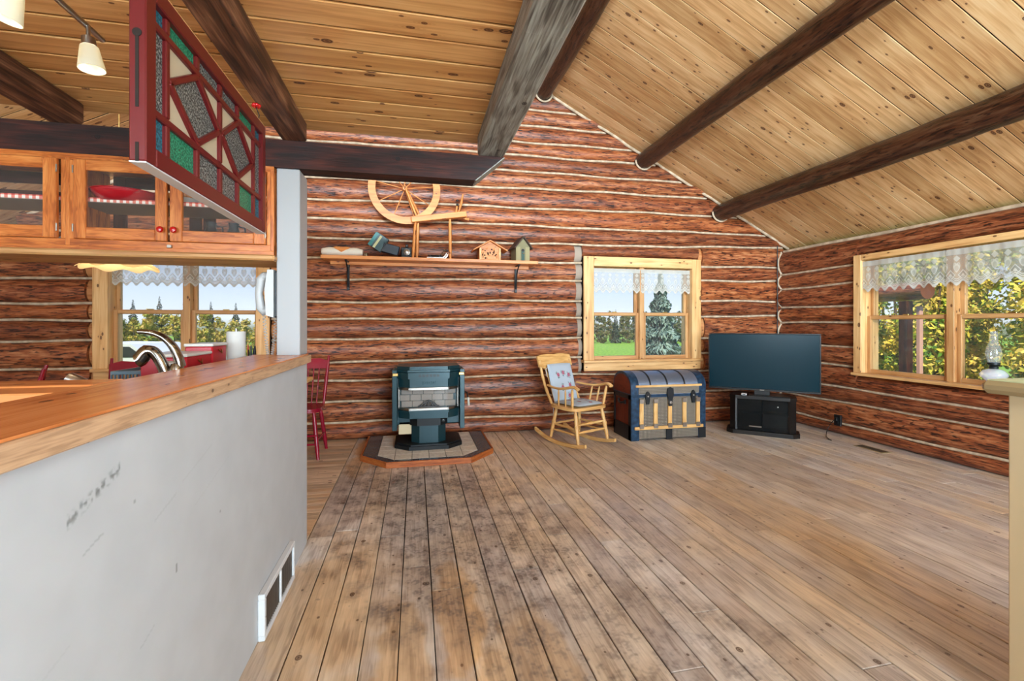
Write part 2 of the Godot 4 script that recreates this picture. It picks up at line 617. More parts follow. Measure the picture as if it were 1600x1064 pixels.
func make_materials() -> void:
	var lt := log_textures(2048, 512, 11)
	M.logs = []
	for c in [Color(0.87, 0.83, 0.80), Color(0.81, 0.74, 0.71), Color(0.88, 0.81, 0.74), Color(0.75, 0.69, 0.67)]:
		var m := mat(c, 0.38, 0.0, lt[0], Vector2(1.0 / 3.2, 1.0 / 0.72))
		bump(m, lt[1], 0.35)
		M.logs.append(m)
	M.purlin = bump(mat(Color(0.38, 0.38, 0.40), 0.30, 0.0, lt[0], Vector2(1.0 / 3.2, 1.0 / 0.72)), lt[1], 0.3)
	M.chink = mat(Color8(212, 192, 168), 0.85, 0.0, speckle(256, 64, 21, 0.03, Color8(214, 206, 196), Color8(255, 252, 246)), Vector2(1.2, 2))
	var pine := boards(2048, 512, 4, 31, [Color8(192, 142, 92), Color8(230, 190, 140), Color8(246, 220, 178), Color8(78, 44, 26)], 26, 0.55, 0.26, 0.10, 9.0)
	var pk := Vector2(1.0 / 4.2, 1.0 / 0.72)
	M.roof = []
	for c in [Color(0.97, 0.95, 0.92), Color(0.93, 0.90, 0.86), Color(1.0, 0.98, 0.95), Color(0.90, 0.86, 0.80)]:
		M.roof.append(mat(c, 0.5, 0.0, pine, pk))
	M.loft = []
	for c in [Color(0.98, 0.90, 0.78), Color(0.95, 0.86, 0.72), Color(1.0, 0.92, 0.80)]:
		M.loft.append(mat(c, 0.42, 0.0, pine, pk))
	M.pine = mat(Color(0.98, 0.93, 0.84), 0.45, 0.0, pine, pk)
	M.sash = mat(Color(0.86, 0.78, 0.68), 0.5, 0.0, pine, pk)
	M.hewn = mat(Color8(158, 142, 126), 0.8)
	M.cut = mat(Color(0.86, 0.70, 0.58), 0.6, 0.0, pine, pk)
	var fl := boards(2048, 512, 4, 51, [Color8(178, 166, 157), Color8(220, 212, 205), Color8(240, 235, 229), Color8(98, 80, 68)], 9, 0.72, 0.36, 0.05, 12.0)
	var stain := stain_map(1024, 1024)
	M.floor = []
	for c in [Color(1, 1, 1), Color(0.94, 0.93, 0.92), Color(1.0, 0.97, 0.92), Color(0.90, 0.88, 0.87)]:
		var m := mat(c, 0.30, 0.0, fl, Vector2(1.0 / 2.6, 1.0 / 0.72))
		m.detail_enabled = true
		m.detail_albedo = stain
		m.detail_blend_mode = BaseMaterial3D.BLEND_MODE_MUL
		m.detail_uv_layer = BaseMaterial3D.DETAIL_UV_2
		M.floor.append(m)
	M.strip_floor = []
	for c in [Color(0.96, 0.88, 0.78), Color(0.84, 0.76, 0.66), Color(0.92, 0.80, 0.66)]:
		M.strip_floor.append(mat(c, 0.4, 0.0, fl, Vector2(1.0 / 2.6, 1.0 / 0.72)))
	M.gap = mat(Color8(34, 24, 18), 0.9)
	var oak := boards(1024, 512, 4, 61, [Color8(140, 66, 24), Color8(198, 110, 48), Color8(222, 142, 74), Color8(80, 36, 16)], 2, 0.85, 0.30, 0.04, 30.0)
	M.oak = mat(Color(1, 1, 1), 0.32, 0.0, oak, Vector2(1.0 / 1.2, 1.0 / 0.72))
	M.oak_light = mat(Color(1.0, 1.0, 0.98), 0.42, 0.0, boards(1024, 512, 4, 66, [Color8(192, 138, 78), Color8(224, 176, 112), Color8(240, 204, 146), Color8(120, 76, 40)], 0, 0.7, 0.3, 0.05, 14.0), Vector2(1.0 / 1.2, 1.0 / 0.72))
	M.edge_wood = mat(Color(0.86, 0.82, 0.80), 0.45, 0.0, oak, Vector2(1.0 / 1.2, 1.0 / 0.72))
	M.ledge = mat(Color(0.98, 0.76, 0.60), 0.26, 0.0, pine, pk)
	M.ledge_edge = mat(Color(0.86, 0.72, 0.58), 0.45, 0.0, fl, Vector2(1.0 / 1.4, 1.0 / 0.3))
	M.shelf = mat(Color(0.98, 0.78, 0.60), 0.4, 0.0, pine, pk)
	var bm := boards(1024, 512, 4, 71, [Color8(44, 28, 22), Color8(92, 62, 48), Color8(140, 108, 88), Color8(24, 14, 12)], 4, 0.8, 0.5, 0.05, 8.0)
	M.beam = bump(mat(Color(1.0, 0.92, 0.82), 0.55, 0.0, bm, Vector2(0.7, 1.3)), bm, 0.4)
	M.beam_dark = bump(mat(Color(0.56, 0.31, 0.23), 0.7, 0.0, bm, Vector2(0.7, 1.3)), bm, 0.3)
	M.beam_grey = bump(mat(Color(0.84, 0.86, 0.86), 0.5, 0.0, boards(1024, 512, 4, 75, [Color8(92, 82, 74), Color8(150, 142, 132), Color8(192, 188, 178), Color8(40, 30, 28)], 2, 0.9, 0.7, 0.04, 18.0), Vector2(0.7, 1.3)), bm, 0.4)
	M.wall_paint = mat(Color(1, 1, 1), 0.55, 0.0, scuffed_paint(1024, 288), Vector2(0.25, 1.0 / 1.1))
	M.white = mat(Color8(204, 205, 206), 0.5)
	M.phone = mat(Color8(184, 184, 182), 0.35)
	M.plaster = mat(Color8(222, 218, 208), 0.8)
	M.black = mat(Color8(22, 24, 26), 0.4)
	M.iron = mat(Color8(26, 30, 34), 0.45, 0.3)
	M.chrome = mat(Color8(150, 147, 140), 0.14, 1.0)
	M.nickel = mat(Color8(170, 166, 160), 0.3, 1.0)
	M.brass = mat(Color8(190, 160, 100), 0.3, 1.0)
	M.red_chair = mat(Color8(140, 16, 40), 0.25)
	M.red_sash = mat(Color8(98, 20, 22), 0.35)
	M.red_tin = mat(Color8(172, 16, 32), 0.3)
	M.pane = glass()
	M.lace = mat(Color(1, 1, 1), 0.9, 0.0, lace_map(1024, 256))
	M.lace.transparency = BaseMaterial3D.TRANSPARENCY_ALPHA
	M.lace.backlight_enabled = true
	M.lace.backlight = Color(0.3, 0.3, 0.29)
	M.lace.cull_mode = BaseMaterial3D.CULL_DISABLED
	var rough_im := nz(128, 128, 77, 0.09, 1, 2)
	M.obscure_bump = tex(rough_im, 128, 128, Image.FORMAT_L8)
	for g in [["green", Color(0.22, 0.66, 0.50)], ["teal", Color(0.20, 0.52, 0.60)], ["obscure", Color(0.62, 0.64, 0.62)], ["cream", Color(0.80, 0.74, 0.62)]]:
		var m := mat(g[1], 0.25)
		m.backlight_enabled = true
		m.backlight = Color(0.75, 0.75, 0.75)
		if g[0] != "cream":
			m.albedo_texture = speckle(128, 128, 83 + int(g[1].r * 90), 0.16, Color(0.46, 0.46, 0.46) if g[0] == "obscure" else Color(0.66, 0.66, 0.66), Color(1, 1, 1), 1, 2.4)
			m.uv1_scale = Vector3(6, 6, 1)
			bump(m, M.obscure_bump, 0.2)
		M["glass_" + g[0]] = m
	M.stove = mat(Color8(26, 60, 68), 0.28, 0.25)
	M.stove_dark = mat(Color8(14, 20, 24), 0.5, 0.2)
	M.brick = mat(Color8(150, 142, 134), 0.9)
	M.tile = mat(Color(1, 1, 1), 0.35, 0.0, speckle(128, 128, 97, 0.05, Color8(206, 198, 188), Color8(226, 220, 210)), Vector2(4, 4))
	M.slate = mat(Color(1, 1, 1), 0.24, 0.0, speckle(256, 256, 98, 0.06, Color8(34, 38, 46), Color8(98, 102, 110)), Vector2(3, 3))
	M.grout = mat(Color8(120, 112, 104), 0.9)
	M.cushion = mat(Color(1, 1, 1), 0.9, 0.0, flower_print(256))
	M.trunk_blue = mat(Color8(40, 74, 104), 0.34, 0.35, speckle(128, 128, 101, 0.04, Color8(150, 160, 170), Color8(255, 255, 255)), Vector2(3, 3))
	M.trunk_side = mat(Color(0.55, 0.36, 0.32), 0.5, 0.0, oak, Vector2(1.0, 1.3))
	var em := embossed(256)
	M.embossed = bump(mat(Color8(236, 222, 200), 0.4, 0.3, em, Vector2(4, 4)), em, 0.5)
	M.tin_lid = bump(mat(Color8(120, 132, 152), 0.3, 0.6), embossed(256), 0.3)
	M.tin_lid.uv1_scale = Vector3(4, 4, 1)
	M.screen = mat(Color8(10, 40, 50), 0.22)
	M.screen.metallic_specular = 0.3
	M.tv_plastic = mat(Color8(18, 20, 22), 0.35)
	M.smoked = glass(Color(0.05, 0.07, 0.08, 0.72))
	M.black_ash = mat(Color(0.2, 0.22, 0.24), 0.4, 0.0, bm, Vector2(1, 2))
	M.gingham = mat(Color(1, 1, 1), 0.9, 0.0, gingham(64), Vector2(9, 9))
	M.plate_white = mat(Color8(212, 208, 198), 0.25)
	M.counter_green = mat(Color8(186, 198, 160), 0.4)
	M.cream = mat(Color8(214, 196, 158), 0.6)
	M.khaki = mat(Color8(158, 140, 104), 0.5)
	M.spin = mat(Color(0.95, 0.74, 0.52), 0.45, 0.0, pine, pk)
	M.opal = mat(Color8(232, 228, 212), 0.3)
	M.opal.backlight_enabled = true
	M.opal.backlight = Color(0.8, 0.8, 0.75)
	M.grass = mat(Color(1, 1, 1), 0.95, 0.0, speckle(512, 512, 111, 0.05, Color8(84, 128, 24), Color8(142, 178, 46)), Vector2(0.15, 0.15))
	M.leaf = mat(Color(1, 1, 1), 0.6)
	M.leaf.vertex_color_use_as_albedo = true
	M.leaf.backlight_enabled = true
	M.leaf.backlight = Color(0.5, 0.5, 0.4)
	M.bark = mat(Color8(92, 76, 62), 0.9)
	M.weathered = mat(Color8(150, 138, 126), 0.8)
	M.clear = StandardMaterial3D.new()
	M.clear.albedo_color = Color(0.97, 0.97, 1.0, 0.10)
	M.clear.roughness = 0.02
	M.clear.transparency = BaseMaterial3D.TRANSPARENCY_ALPHA

# ---------------------------------------------------------------- the room
const BACK_CHINK := [[0.0, 0.0, 0.0], [0.193, 0.182, 0.17], [0.408, 0.405, 0.40], [0.643, 0.649, 0.655], [0.842, 0.860, 0.882], [1.085, 1.084, 1.076], [1.301, 1.319, 1.353], [1.486, 1.523, 1.551], [1.728, 1.766, 1.819], [1.955, 1.978, 1.996], [2.168, 2.193, 2.252], [2.383, 2.405, 2.416], [2.585, 2.616, 2.64], [2.812, 2.840, 2.87], [3.02, 3.035, 3.05], [3.21, 3.226, 3.24], [3.38, 3.385, 3.39], [3.57, 3.571, 3.575], [3.76, 3.766, 3.77], [3.95, 3.95, 3.95], [4.15, 4.15, 4.15], [4.36, 4.36, 4.36]]
const RIGHT_CHINK := [0.0, 0.13, 0.37, 0.53, 0.787, 0.997, 1.267, 1.46, 1.709, 1.895, 2.19]
const RIDGE_X := 0.6

func roof_y(x: float) -> float:
	return 2.216 + 0.514 * (4.936 - x) if x >= RIDGE_X else 2.216 + 0.514 * (4.936 - 2.0 * RIDGE_X + x)

func chink_back(i: int, x: float) -> float:
	var c: Array = BACK_CHINK[i]
	var w := 0.006 * sin(x * 2.3 + i * 1.7) + 0.004 * sin(x * 6.1 + i * 2.9)
	if i == 0:
		return 0.0
	if x < 1.45:
		return lerpf(c[0], c[1], (x + 1.1) / 2.55) + w
	return lerpf(c[1], c[2], (x - 1.45) / 2.95) + w

func chink_right(i: int, u: float) -> float:
	return RIGHT_CHINK[i] + (0.006 * sin(u * 2.0 + i * 2.1) + 0.003 * sin(u * 5.3 + i) if i > 0 else 0.0)

var wobble := FastNoiseLite.new()

# one log lying along u of xf (x along, y up, z into the room); lo and hi give its lower and upper edge
func log_piece(parent: Node, u0: float, u1: float, lo: Callable, hi: Callable, xf: Transform3D, k: int, hewn0 := false, hewn1 := false, m: Material = null) -> void:
	var hw := 0.025 + 0.075 * fposmod(k * 0.37, 1.0)
	var a := u0 + (hw if hewn0 else 0.0)
	var b := u1 - (hw if hewn1 else 0.0)
	if b - a < 0.05:
		a = u0
		b = u1
		hewn0 = false
		hewn1 = false
	var mb := MB.new()
	log_skin(mb, a, b, lo, hi, xf, k, 1.0)
	var o := part(mb, "log", m if m else M.logs[k % 4], parent)
	for e in 2:
		if [hewn0, hewn1][e]:
			var h := MB.new()
			var lo2 := func(u: float) -> float: return lo.call(u) + 0.012
			var hi2 := func(u: float) -> float: return hi.call(u) - 0.012
			log_skin(h, u0 if e == 0 else b - 0.01, a + 0.01 if e == 0 else u1, lo2, hi2, xf, k, 0.66)
			part(h, "hewn_end", M.hewn if e == 1 and u1 > 0.0 else M.cut, o)

func log_skin(mb: MB, u0: float, u1: float, lo: Callable, hi: Callable, xf: Transform3D, k: int, deep: float) -> void:
	var nu := maxi(3, int((u1 - u0) / 0.07))
	var nv := 19
	var p := PackedVector3Array()
	var uv := PackedVector2Array()
	var off := Vector2(k * 0.83, k * 0.31)
	var rd := (0.098 + 0.014 * sin(k * 2.7)) * deep
	for i in nu + 1:
		var u := lerpf(u0, u1, float(i) / nu)
		var b: float = lo.call(u)
		var t: float = hi.call(u)
		var yc := (b + t) * 0.5
		var ry := (t - b) * 0.5 * 1.03
		for j in nv:
			var f := TAU * j / (nv - 1)
			var w := 1.0 + 0.10 * wobble.get_noise_3d(u * 1.4, f * 0.0 + sin(f) * 0.6, k * 5.0 + cos(f) * 0.6)
			p.append(xf * Vector3(u, yc + ry * sin(f), rd * cos(f) * w))
			uv.append(off + Vector2(u, f * 0.1146))
	mb.sheet(p, nu + 1, nv, uv, 1.0, true)
	for e in 2:
		var row := 0 if e == 0 else nu
		var c := Vector3.ZERO
		for j in nv - 1:
			c += p[row * nv + j] / (nv - 1)
		var nn := (xf.basis * Vector3(-1.0 if e == 0 else 1.0, 0, 0))
		var ci := mb.vert(c, nn, off)
		for j in nv:
			mb.vert(p[row * nv + j], nn, off + Vector2(0, j * 0.01))
		for j in nv - 1:
			mb.tri(ci, ci + 1 + j, ci + 2 + j)

func log_run(parent: Node, u0: float, u1: float, lo: Callable, hi: Callable, xf: Transform3D, k: int, holes: Array, hewn := true) -> void:
	# holes: [u0, u1, y0, y1]; a course that meets one is cut there, and keeps what is left above or below
	var at := u0
	var mid: float = (lo.call((u0 + u1) * 0.5) + hi.call((u0 + u1) * 0.5)) * 0.5
	var cut_left := false
	for h in holes:
		var uc: float = (h[0] + h[1]) * 0.5
		var b: float = lo.call(uc)
		var t: float = hi.call(uc)
		if b > h[3] - 0.012 or t < h[2] + 0.012 or h[1] < u0 or h[0] > u1:
			continue
		log_piece(parent, at, h[0], lo, hi, xf, k, cut_left and hewn, hewn)
		var y0: float = h[2]
		var y1: float = h[3]
		if y0 - b > 0.035:
			log_piece(parent, h[0], h[1], lo, func(_u: float) -> float: return y0, xf, k)
		elif t - y1 > 0.035:
			log_piece(parent, h[0], h[1], func(_u: float) -> float: return y1, hi, xf, k)
		at = h[1]
		cut_left = true
	log_piece(parent, at, u1, lo, hi, xf, k + 1, cut_left and hewn, false)

func chink_line(parent: Node, u0: float, u1: float, f: Callable, xf: Transform3D, depth: float, holes: Array) -> void:
	var spans := []
	var at := u0
	for h in holes:
		var y: float = f.call((h[0] + h[1]) * 0.5)
		if y > h[2] - 0.01 and y < h[3] + 0.01 and h[1] > u0 and h[0] < u1:
			spans.append([at, h[0]])
			at = h[1]
	spans.append([at, u1])
	for s in spans:
		if s[1] - s[0] < 0.03:
			continue
		var pts := []
		var rr := []
		var nu := maxi(2, int((s[1] - s[0]) / 0.09))
		for i in nu + 1:
			var u := lerpf(s[0], s[1], float(i) / nu)
			pts.append(xf * Vector3(u, f.call(u) + 0.003 * wobble.get_noise_2d(u * 12.0, u0 + depth * 90.0), depth))
			rr.append(0.0135 + 0.004 * wobble.get_noise_2d(u * 8.0, f.call(0.0) * 40.0))
		var mb := MB.new()
		mb.tube(pts, rr, 8, true, Vector2(rng.randf(), 0))
		part(mb, "chinking", M.chink, parent)

func core_boxes(parent: Node, u0: float, u1: float, y1: float, holes: Array, xf: Transform3D, z0: float, z1: float, m: Material, inset := 0.0) -> void:
	# a closed sheet of wall behind the logs, with the window openings left free
	var mb := MB.new()
	var at := u0
	for h in holes:
		h = [h[0] + inset, h[1] - inset, h[2] + minf(inset, 0.04), h[3] - inset * 0.6]
		if h[0] > at:
			mb.box(V((at + h[0]) * 0.5, y1 * 0.5, (z0 + z1) * 0.5), V(h[0] - at, y1, z1 - z0), 0.0)
		mb.box(V((h[0] + h[1]) * 0.5, h[2] * 0.5, (z0 + z1) * 0.5), V(h[1] - h[0], h[2], z1 - z0), 0.0)
		mb.box(V((h[0] + h[1]) * 0.5, (h[3] + y1) * 0.5, (z0 + z1) * 0.5), V(h[1] - h[0], y1 - h[3], z1 - z0), 0.0)
		at = h[1]
	mb.box(V((at + u1) * 0.5, y1 * 0.5, (z0 + z1) * 0.5), V(u1 - at, y1, z1 - z0), 0.0)
	for i in mb.v.size():
		mb.v[i] = xf * mb.v[i]
		mb.n[i] = xf.basis * mb.n[i]
	part(mb, "wall_core", m, parent)

func build_floor() -> void:
	var fl := structure("floor", "worn wide plank floor of the living room")
	var w := 0.1373
	var x := -0.063 - w * 4
	var sub := MB.new()
	sub.box(V(0.5, -0.075, -0.8), V(8.9, 0.09, 9.2), 0.0)
	part(sub, "subfloor", M.gap, fl)
	var col := 0
	while x < 4.78:
		var z := -5.22
		var first := true
		while z < 3.6:
			var l := rng.randf_range(1.5, 3.4)
			if first:
				l = rng.randf_range(0.9, 3.0)
			first = false
			var z1 := minf(z + l, 3.6)
			if 3.6 - z1 < 0.5:
				z1 = 3.6
			var mb := MB.new()
			var gapw := 0.0035 + 0.003 * rng.randf()
			mb.box(V(x + w * 0.5, -0.0125 + rng.randf_range(-0.0006, 0.0), (z + z1) * 0.5), V(w - gapw, 0.025, z1 - z - 0.0025), 0.0022, 2, ruv())
			for p in mb.v:
				mb.t2.append(Vector2((p.x + 0.7) / 6.0, (p.z + 5.3) / 6.0))
			part(mb, "plank", M.floor[rng.randi_range(0, 3)], fl)
			z = z1
		x += w
		col += 1
	# the dining corner beyond the half wall: narrow strips laid across
	var xe := -0.063 - w * 4 - 0.002
	var zz := -5.22
	while zz < -2.70:
		var xa := -4.25
		while xa < xe - 0.01:
			var xb := minf(xa + rng.randf_range(0.7, 1.8), xe)
			if xe - xb < 0.25:
				xb = xe
			var mb := MB.new()
			mb.box(V((xa + xb) * 0.5, -0.0125, zz + 0.0285), V(xb - xa - 0.0012, 0.025, 0.0557), 0.001, 0, ruv())
			part(mb, "strip", M.strip_floor[rng.randi_range(0, 2)], fl)
			xa = xb
		zz += 0.057
	pbox(fl, "kitchen_sheet", M.plaster, V((-4.25 + xe) * 0.5, -0.0125, (zz + 3.6) * 0.5), V(xe + 4.25 - 0.004, 0.025, 3.6 - zz), 0.0)

const W1 := [1.955, 3.515, 0.69, 2.06]
const W2 := [-3.03, -1.47, 0.69, 2.06]
const WR := [1.15, 2.90, 0.70, 1.99]     # along the right wall, from the back corner (z = -5.2 + u)
const WR2 := [6.75, 8.55, 0.70, 1.99]

func build_walls() -> void:
	wobble.seed = 3
	wobble.frequency = 0.9
	var wb := structure("wall_back", "log gable wall with pale chinking between the courses")
	var xb := Transform3D(Basis(), V(0, 0, ZB))
	for i in 21:
		var u0 := -4.30
		var u1 := 4.80
		var ymid: float = (BACK_CHINK[i][1] + BACK_CHINK[i + 1][1]) * 0.5
		if ymid > 2.2:
			u1 = minf(4.85, 4.936 - (BACK_CHINK[i][1] - 2.216) / 0.514 + 0.02)
			u0 = maxf(-4.3, 2.0 * RIDGE_X - u1)
		log_run(wb, u0, u1, func(u: float) -> float: return chink_back(i, u), func(u: float) -> float: return chink_back(i + 1, u), xb, i * 3, [W2, W1])
		if i > 0:
			var c1 := 4.78
			if BACK_CHINK[i][1] > 2.2:
				c1 = 4.936 - (BACK_CHINK[i][2] - 2.216) / 0.514 - 0.02
			chink_line(wb, -4.3 if BACK_CHINK[i][1] < 2.2 else maxf(-4.3, 2.0 * RIDGE_X - c1), c1, func(u: float) -> float: return chink_back(i, u), xb, 0.052, [W2, W1])
	core_boxes(wb, -4.4, 5.0, 2.3, [W2, W1], xb, -0.09, -0.035, M.gap, 0.10)
	pprism(wb, "wall_core", M.gap, [Vector2(-4.4, 2.0), Vector2(5.6, 2.0), Vector2(RIDGE_X, 4.6)], ZB - 0.09, ZB - 0.035)
	# sealant along the roof slope and down the scalloped corner
	for s in 2:
		var pts := []
		for i in 34:
			var x := lerpf(RIDGE_X, 4.84, i / 33.0)
			pts.append(V(x if s == 0 else 2.0 * RIDGE_X - x, roof_y(x) - 0.014 + 0.006 * sin(x * 9.0), ZB + 0.092 + 0.006 * sin(x * 14.0)))
		ptube(wb, "chinking", M.chink, pts, [0.017], 8)

	var wr := structure("wall_right", "log side wall with a wide window and pale chinking")
	var xr := Transform3D(Basis(Vector3.UP, -PI / 2), V(XR, 0, -5.2))
	for i in 10:
		log_run(wr, 0.0, 8.8, func(u: float) -> float: return chink_right(i, u), func(u: float) -> float: return chink_right(i + 1, u), xr, i * 3 + 40, [WR, WR2], false)
		if i > 0:
			chink_line(wr, 0.06, 8.8, func(u: float) -> float: return chink_right(i, u), xr, 0.052, [WR, WR2])
	core_boxes(wr, 0.0, 8.8, 2.21, [WR, WR2], xr, -0.09, -0.035, M.gap, 0.06)
	var eave := []
	for i in 90:
		var u := lerpf(0.05, 8.8, i / 89.0)
		eave.append(xr * V(u, 2.203 + 0.004 * sin(u * 3.0), -0.014))
	ptube(wr, "chinking", M.chink, eave, [0.024], 10)
	var corner := []
	for i in 10:
		var b := chink_right(i, 0.0)
		var t := chink_right(i + 1, 0.0)
		for j in 8:
			var f := -PI / 2 + PI * j / 8.0
			corner.append(V(XR - maxf(0.05, 0.104 * cos(f)), (b + t) * 0.5 + (t - b) * 0.5 * sin(f), ZB + 0.098))
	corner.append(V(XR - 0.06, 2.2, ZB + 0.098))
	ptube(wr, "chinking", M.chink, corner, [0.0125], 8)

	# the sides of the house that lie outside the photograph
	var wl := structure("wall_left", "plastered kitchen wall")
	core_boxes(wl, 0.0, 8.9, 2.4, [], Transform3D(Basis(Vector3.UP, -PI / 2), V(-4.35, 0, -5.3)), -0.1, 0.1, M.plaster)
	var wf := structure("wall_front", "plastered wall with wide glazed doors")
	core_boxes(wf, -4.45, 5.0, 2.4, [[-3.65, -1.35, 1.05, 2.05], [0.4, 4.3, 0.08, 2.2]], Transform3D(Basis(), V(0, 0, 3.6)), 0.0, 0.2, M.plaster)
	pprism(wf, "gable", M.plaster, [Vector2(-4.4, 2.2), Vector2(-1.5, 2.2), Vector2(-1.5, 3.66)], 3.6, 3.8)
	pprism(wf, "gable", M.plaster, [Vector2(-1.5, 3.25), Vector2(0.4, 3.25), Vector2(0.4, 4.62), Vector2(-1.5, 3.66)], 3.6, 3.8)
	pprism(wf, "gable", M.plaster, [Vector2(-1.5, 2.2), Vector2(0.4, 2.2), Vector2(0.4, 2.55), Vector2(-1.5, 2.55)], 3.6, 3.8)
	pprism(wf, "gable", M.plaster, [Vector2(0.4, 2.2), Vector2(0.85, 2.2), Vector2(0.85, 4.60), Vector2(RIDGE_X, 4.72), Vector2(0.4, 4.62)], 3.6, 3.8)
	pprism(wf, "gable", M.plaster, [Vector2(0.85, 3.25), Vector2(3.45, 3.25), Vector2(0.85, 4.60)], 3.6, 3.8)
	pprism(wf, "gable", M.plaster, [Vector2(3.45, 2.2), Vector2(5.6, 2.2), Vector2(3.45, 3.28)], 3.6, 3.8)
	pprism(wf, "gable", M.plaster, [Vector2(0.84, 2.2), Vector2(3.46, 2.2), Vector2(3.46, 2.45), Vector2(0.84, 2.45)], 3.6, 3.8)

func build_roof() -> void:
	var al := atan(0.514)
	var c := structure("ceiling", "sloping pine board ceiling under the roof")
	for s in 2:
		var B := Basis(V(cos(al), -sin(al), 0), V(sin(al), cos(al), 0), V(0, 0, 1)) if s == 0 else Basis(V(cos(al), sin(al), 0), V(-sin(al), cos(al), 0), V(0, 0, 1))
		var x0 := RIDGE_X
		var x1 := 5.15 if s == 0 else 5.75
		var xm := (x0 + x1) * 0.5
		var ln := (x1 - x0) / cos(al)
		var at := V(xm, roof_y(xm), 0)
		if s == 1:
			at.x = 2.0 * RIDGE_X - xm
		var z := -5.40
		var w := 0.1745
		while z < 3.75:
			var mb := MB.new()
			mb.box(at + B * V(0, 0.0125, 0) + V(0, 0, z + w * 0.5), V(ln, 0.025, w - 0.006 - 0.010 * pow(rng.randf(), 3.0)), 0.0018, 0, Vector2(rng.randf() * 4.0, rng.randi_range(0, 3) * 0.18), B)
			part(mb, "board", M.roof[rng.randi_range(0, 3)], c)
			z += w
		var deck := MB.new()
		deck.box(at + B * V(0, 0.0575, 0) + V(0, 0, -0.82), V(ln + 0.2, 0.105, 9.2), 0.0, 0, Vector2.ZERO, B)
		part(deck, "roof_deck", M.gap, c)
	# round purlins
	var k := 0
	for p in [[1.47, 3.955, 0.098, "round dark purlin log nearest the ridge beside the square beam"], [2.73, 3.262, 0.108, "round dark purlin log in the middle of the sloping ceiling"], [3.80, 2.668, 0.112, "round dark purlin log lowest on the sloping ceiling above the window"]]:
		var pts := []
		var rr := []
		for i in 60:
			var z := lerpf(-5.2, 3.6, i / 59.0)
			pts.append(V(p[0] + 0.012 * sin(z * 1.3 + k), p[1] + 0.010 * sin(z * 1.9 + k * 2.0), z))
			rr.append(p[2] * (1.0 + 0.07 * wobble.get_noise_2d(z * 2.2, k * 20.0)) * lerpf(0.92, 1.08, (z + 5.2) / 8.8))
		var mb := MB.new()
		mb.tube(pts, rr, 18, true, Vector2(k * 1.3, k * 0.2))
		var o := part(mb, "ceiling_purlin", M.purlin)
		o.set_meta("kind", "structure")
		o.set_meta("label", p[3])
		# the pale collar of sealant where the log meets the wall
		var ring := []
		for j in 15:
			var a := PI + PI * j / 14.0
			ring.append(V(pts[3].x + cos(a) * (rr[3] + 0.008), pts[3].y + sin(a) * (rr[3] + 0.008), ZB + 0.11))
		ptube(o, "chinking", M.chink, ring, [0.012], 6)
		k += 1

func build_loft() -> void:
	var c := structure("ceiling_loft", "flat pine board ceiling under the loft")
	var z := -2.71
	var w := 0.137
	while z < 3.6:
		pbox(c, "board", M.loft[rng.randi_range(0, 2)], V(-1.94, 2.342, z + w * 0.5), V(4.72, 0.024, w - 0.009 - 0.006 * rng.randf()), 0.003, 0)
		z += w
	pbox(c, "loft_deck", M.gap, V(-1.94, 2.3665, 0.445), V(4.70, 0.059, 6.3), 0.0)
	for b in [[0.43, 0.157, "heavy weathered square beam at the open edge of the flat ceiling"], [-0.632, 0.125, "square dark ceiling beam above the half wall"], [-1.66, 0.145, "square dark ceiling beam above the kitchen"]]:
		var o := pbox(null, "ceiling_beam", M.beam if b[0] < 0.0 else M.beam_grey, V(b[0], 2.2775 if b[0] < 0.0 else 2.31, 0.49), V(b[1], 0.105 if b[0] < 0.0 else 0.17, 6.22), 0.010, 2)
		o.set_meta("kind", "structure")
		o.set_meta("label", b[2])
	# the two halves of the weathered beam are parted by a long shake
	# cross beam on the post, its free end cut on the slant
	var x := pprism(null, "cross_beam", M.beam_dark, [Vector2(-4.3, 2.078), Vector2(0.335, 2.078), Vector2(0.505, 2.223), Vector2(-4.3, 2.223)], -2.72, -2.60)
	x.set_meta("kind", "structure")
	x.set_meta("label", "dark square cross beam resting on the white post")
	pprism(x, "cut_end", M.beam_grey, [Vector2(0.336, 2.079), Vector2(0.345, 2.079), Vector2(0.512, 2.222), Vector2(0.504, 2.222)], -2.716, -2.604)
	var post := pbox(null, "support_post", mat(Color8(166, 167, 168), 0.55), V(-0.6625, 1.58, -2.70), V(0.115, 0.996, 0.17), 0.004)
	post.set_meta("kind", "structure")
	post.set_meta("label", "square white post standing on the end of the half wall")

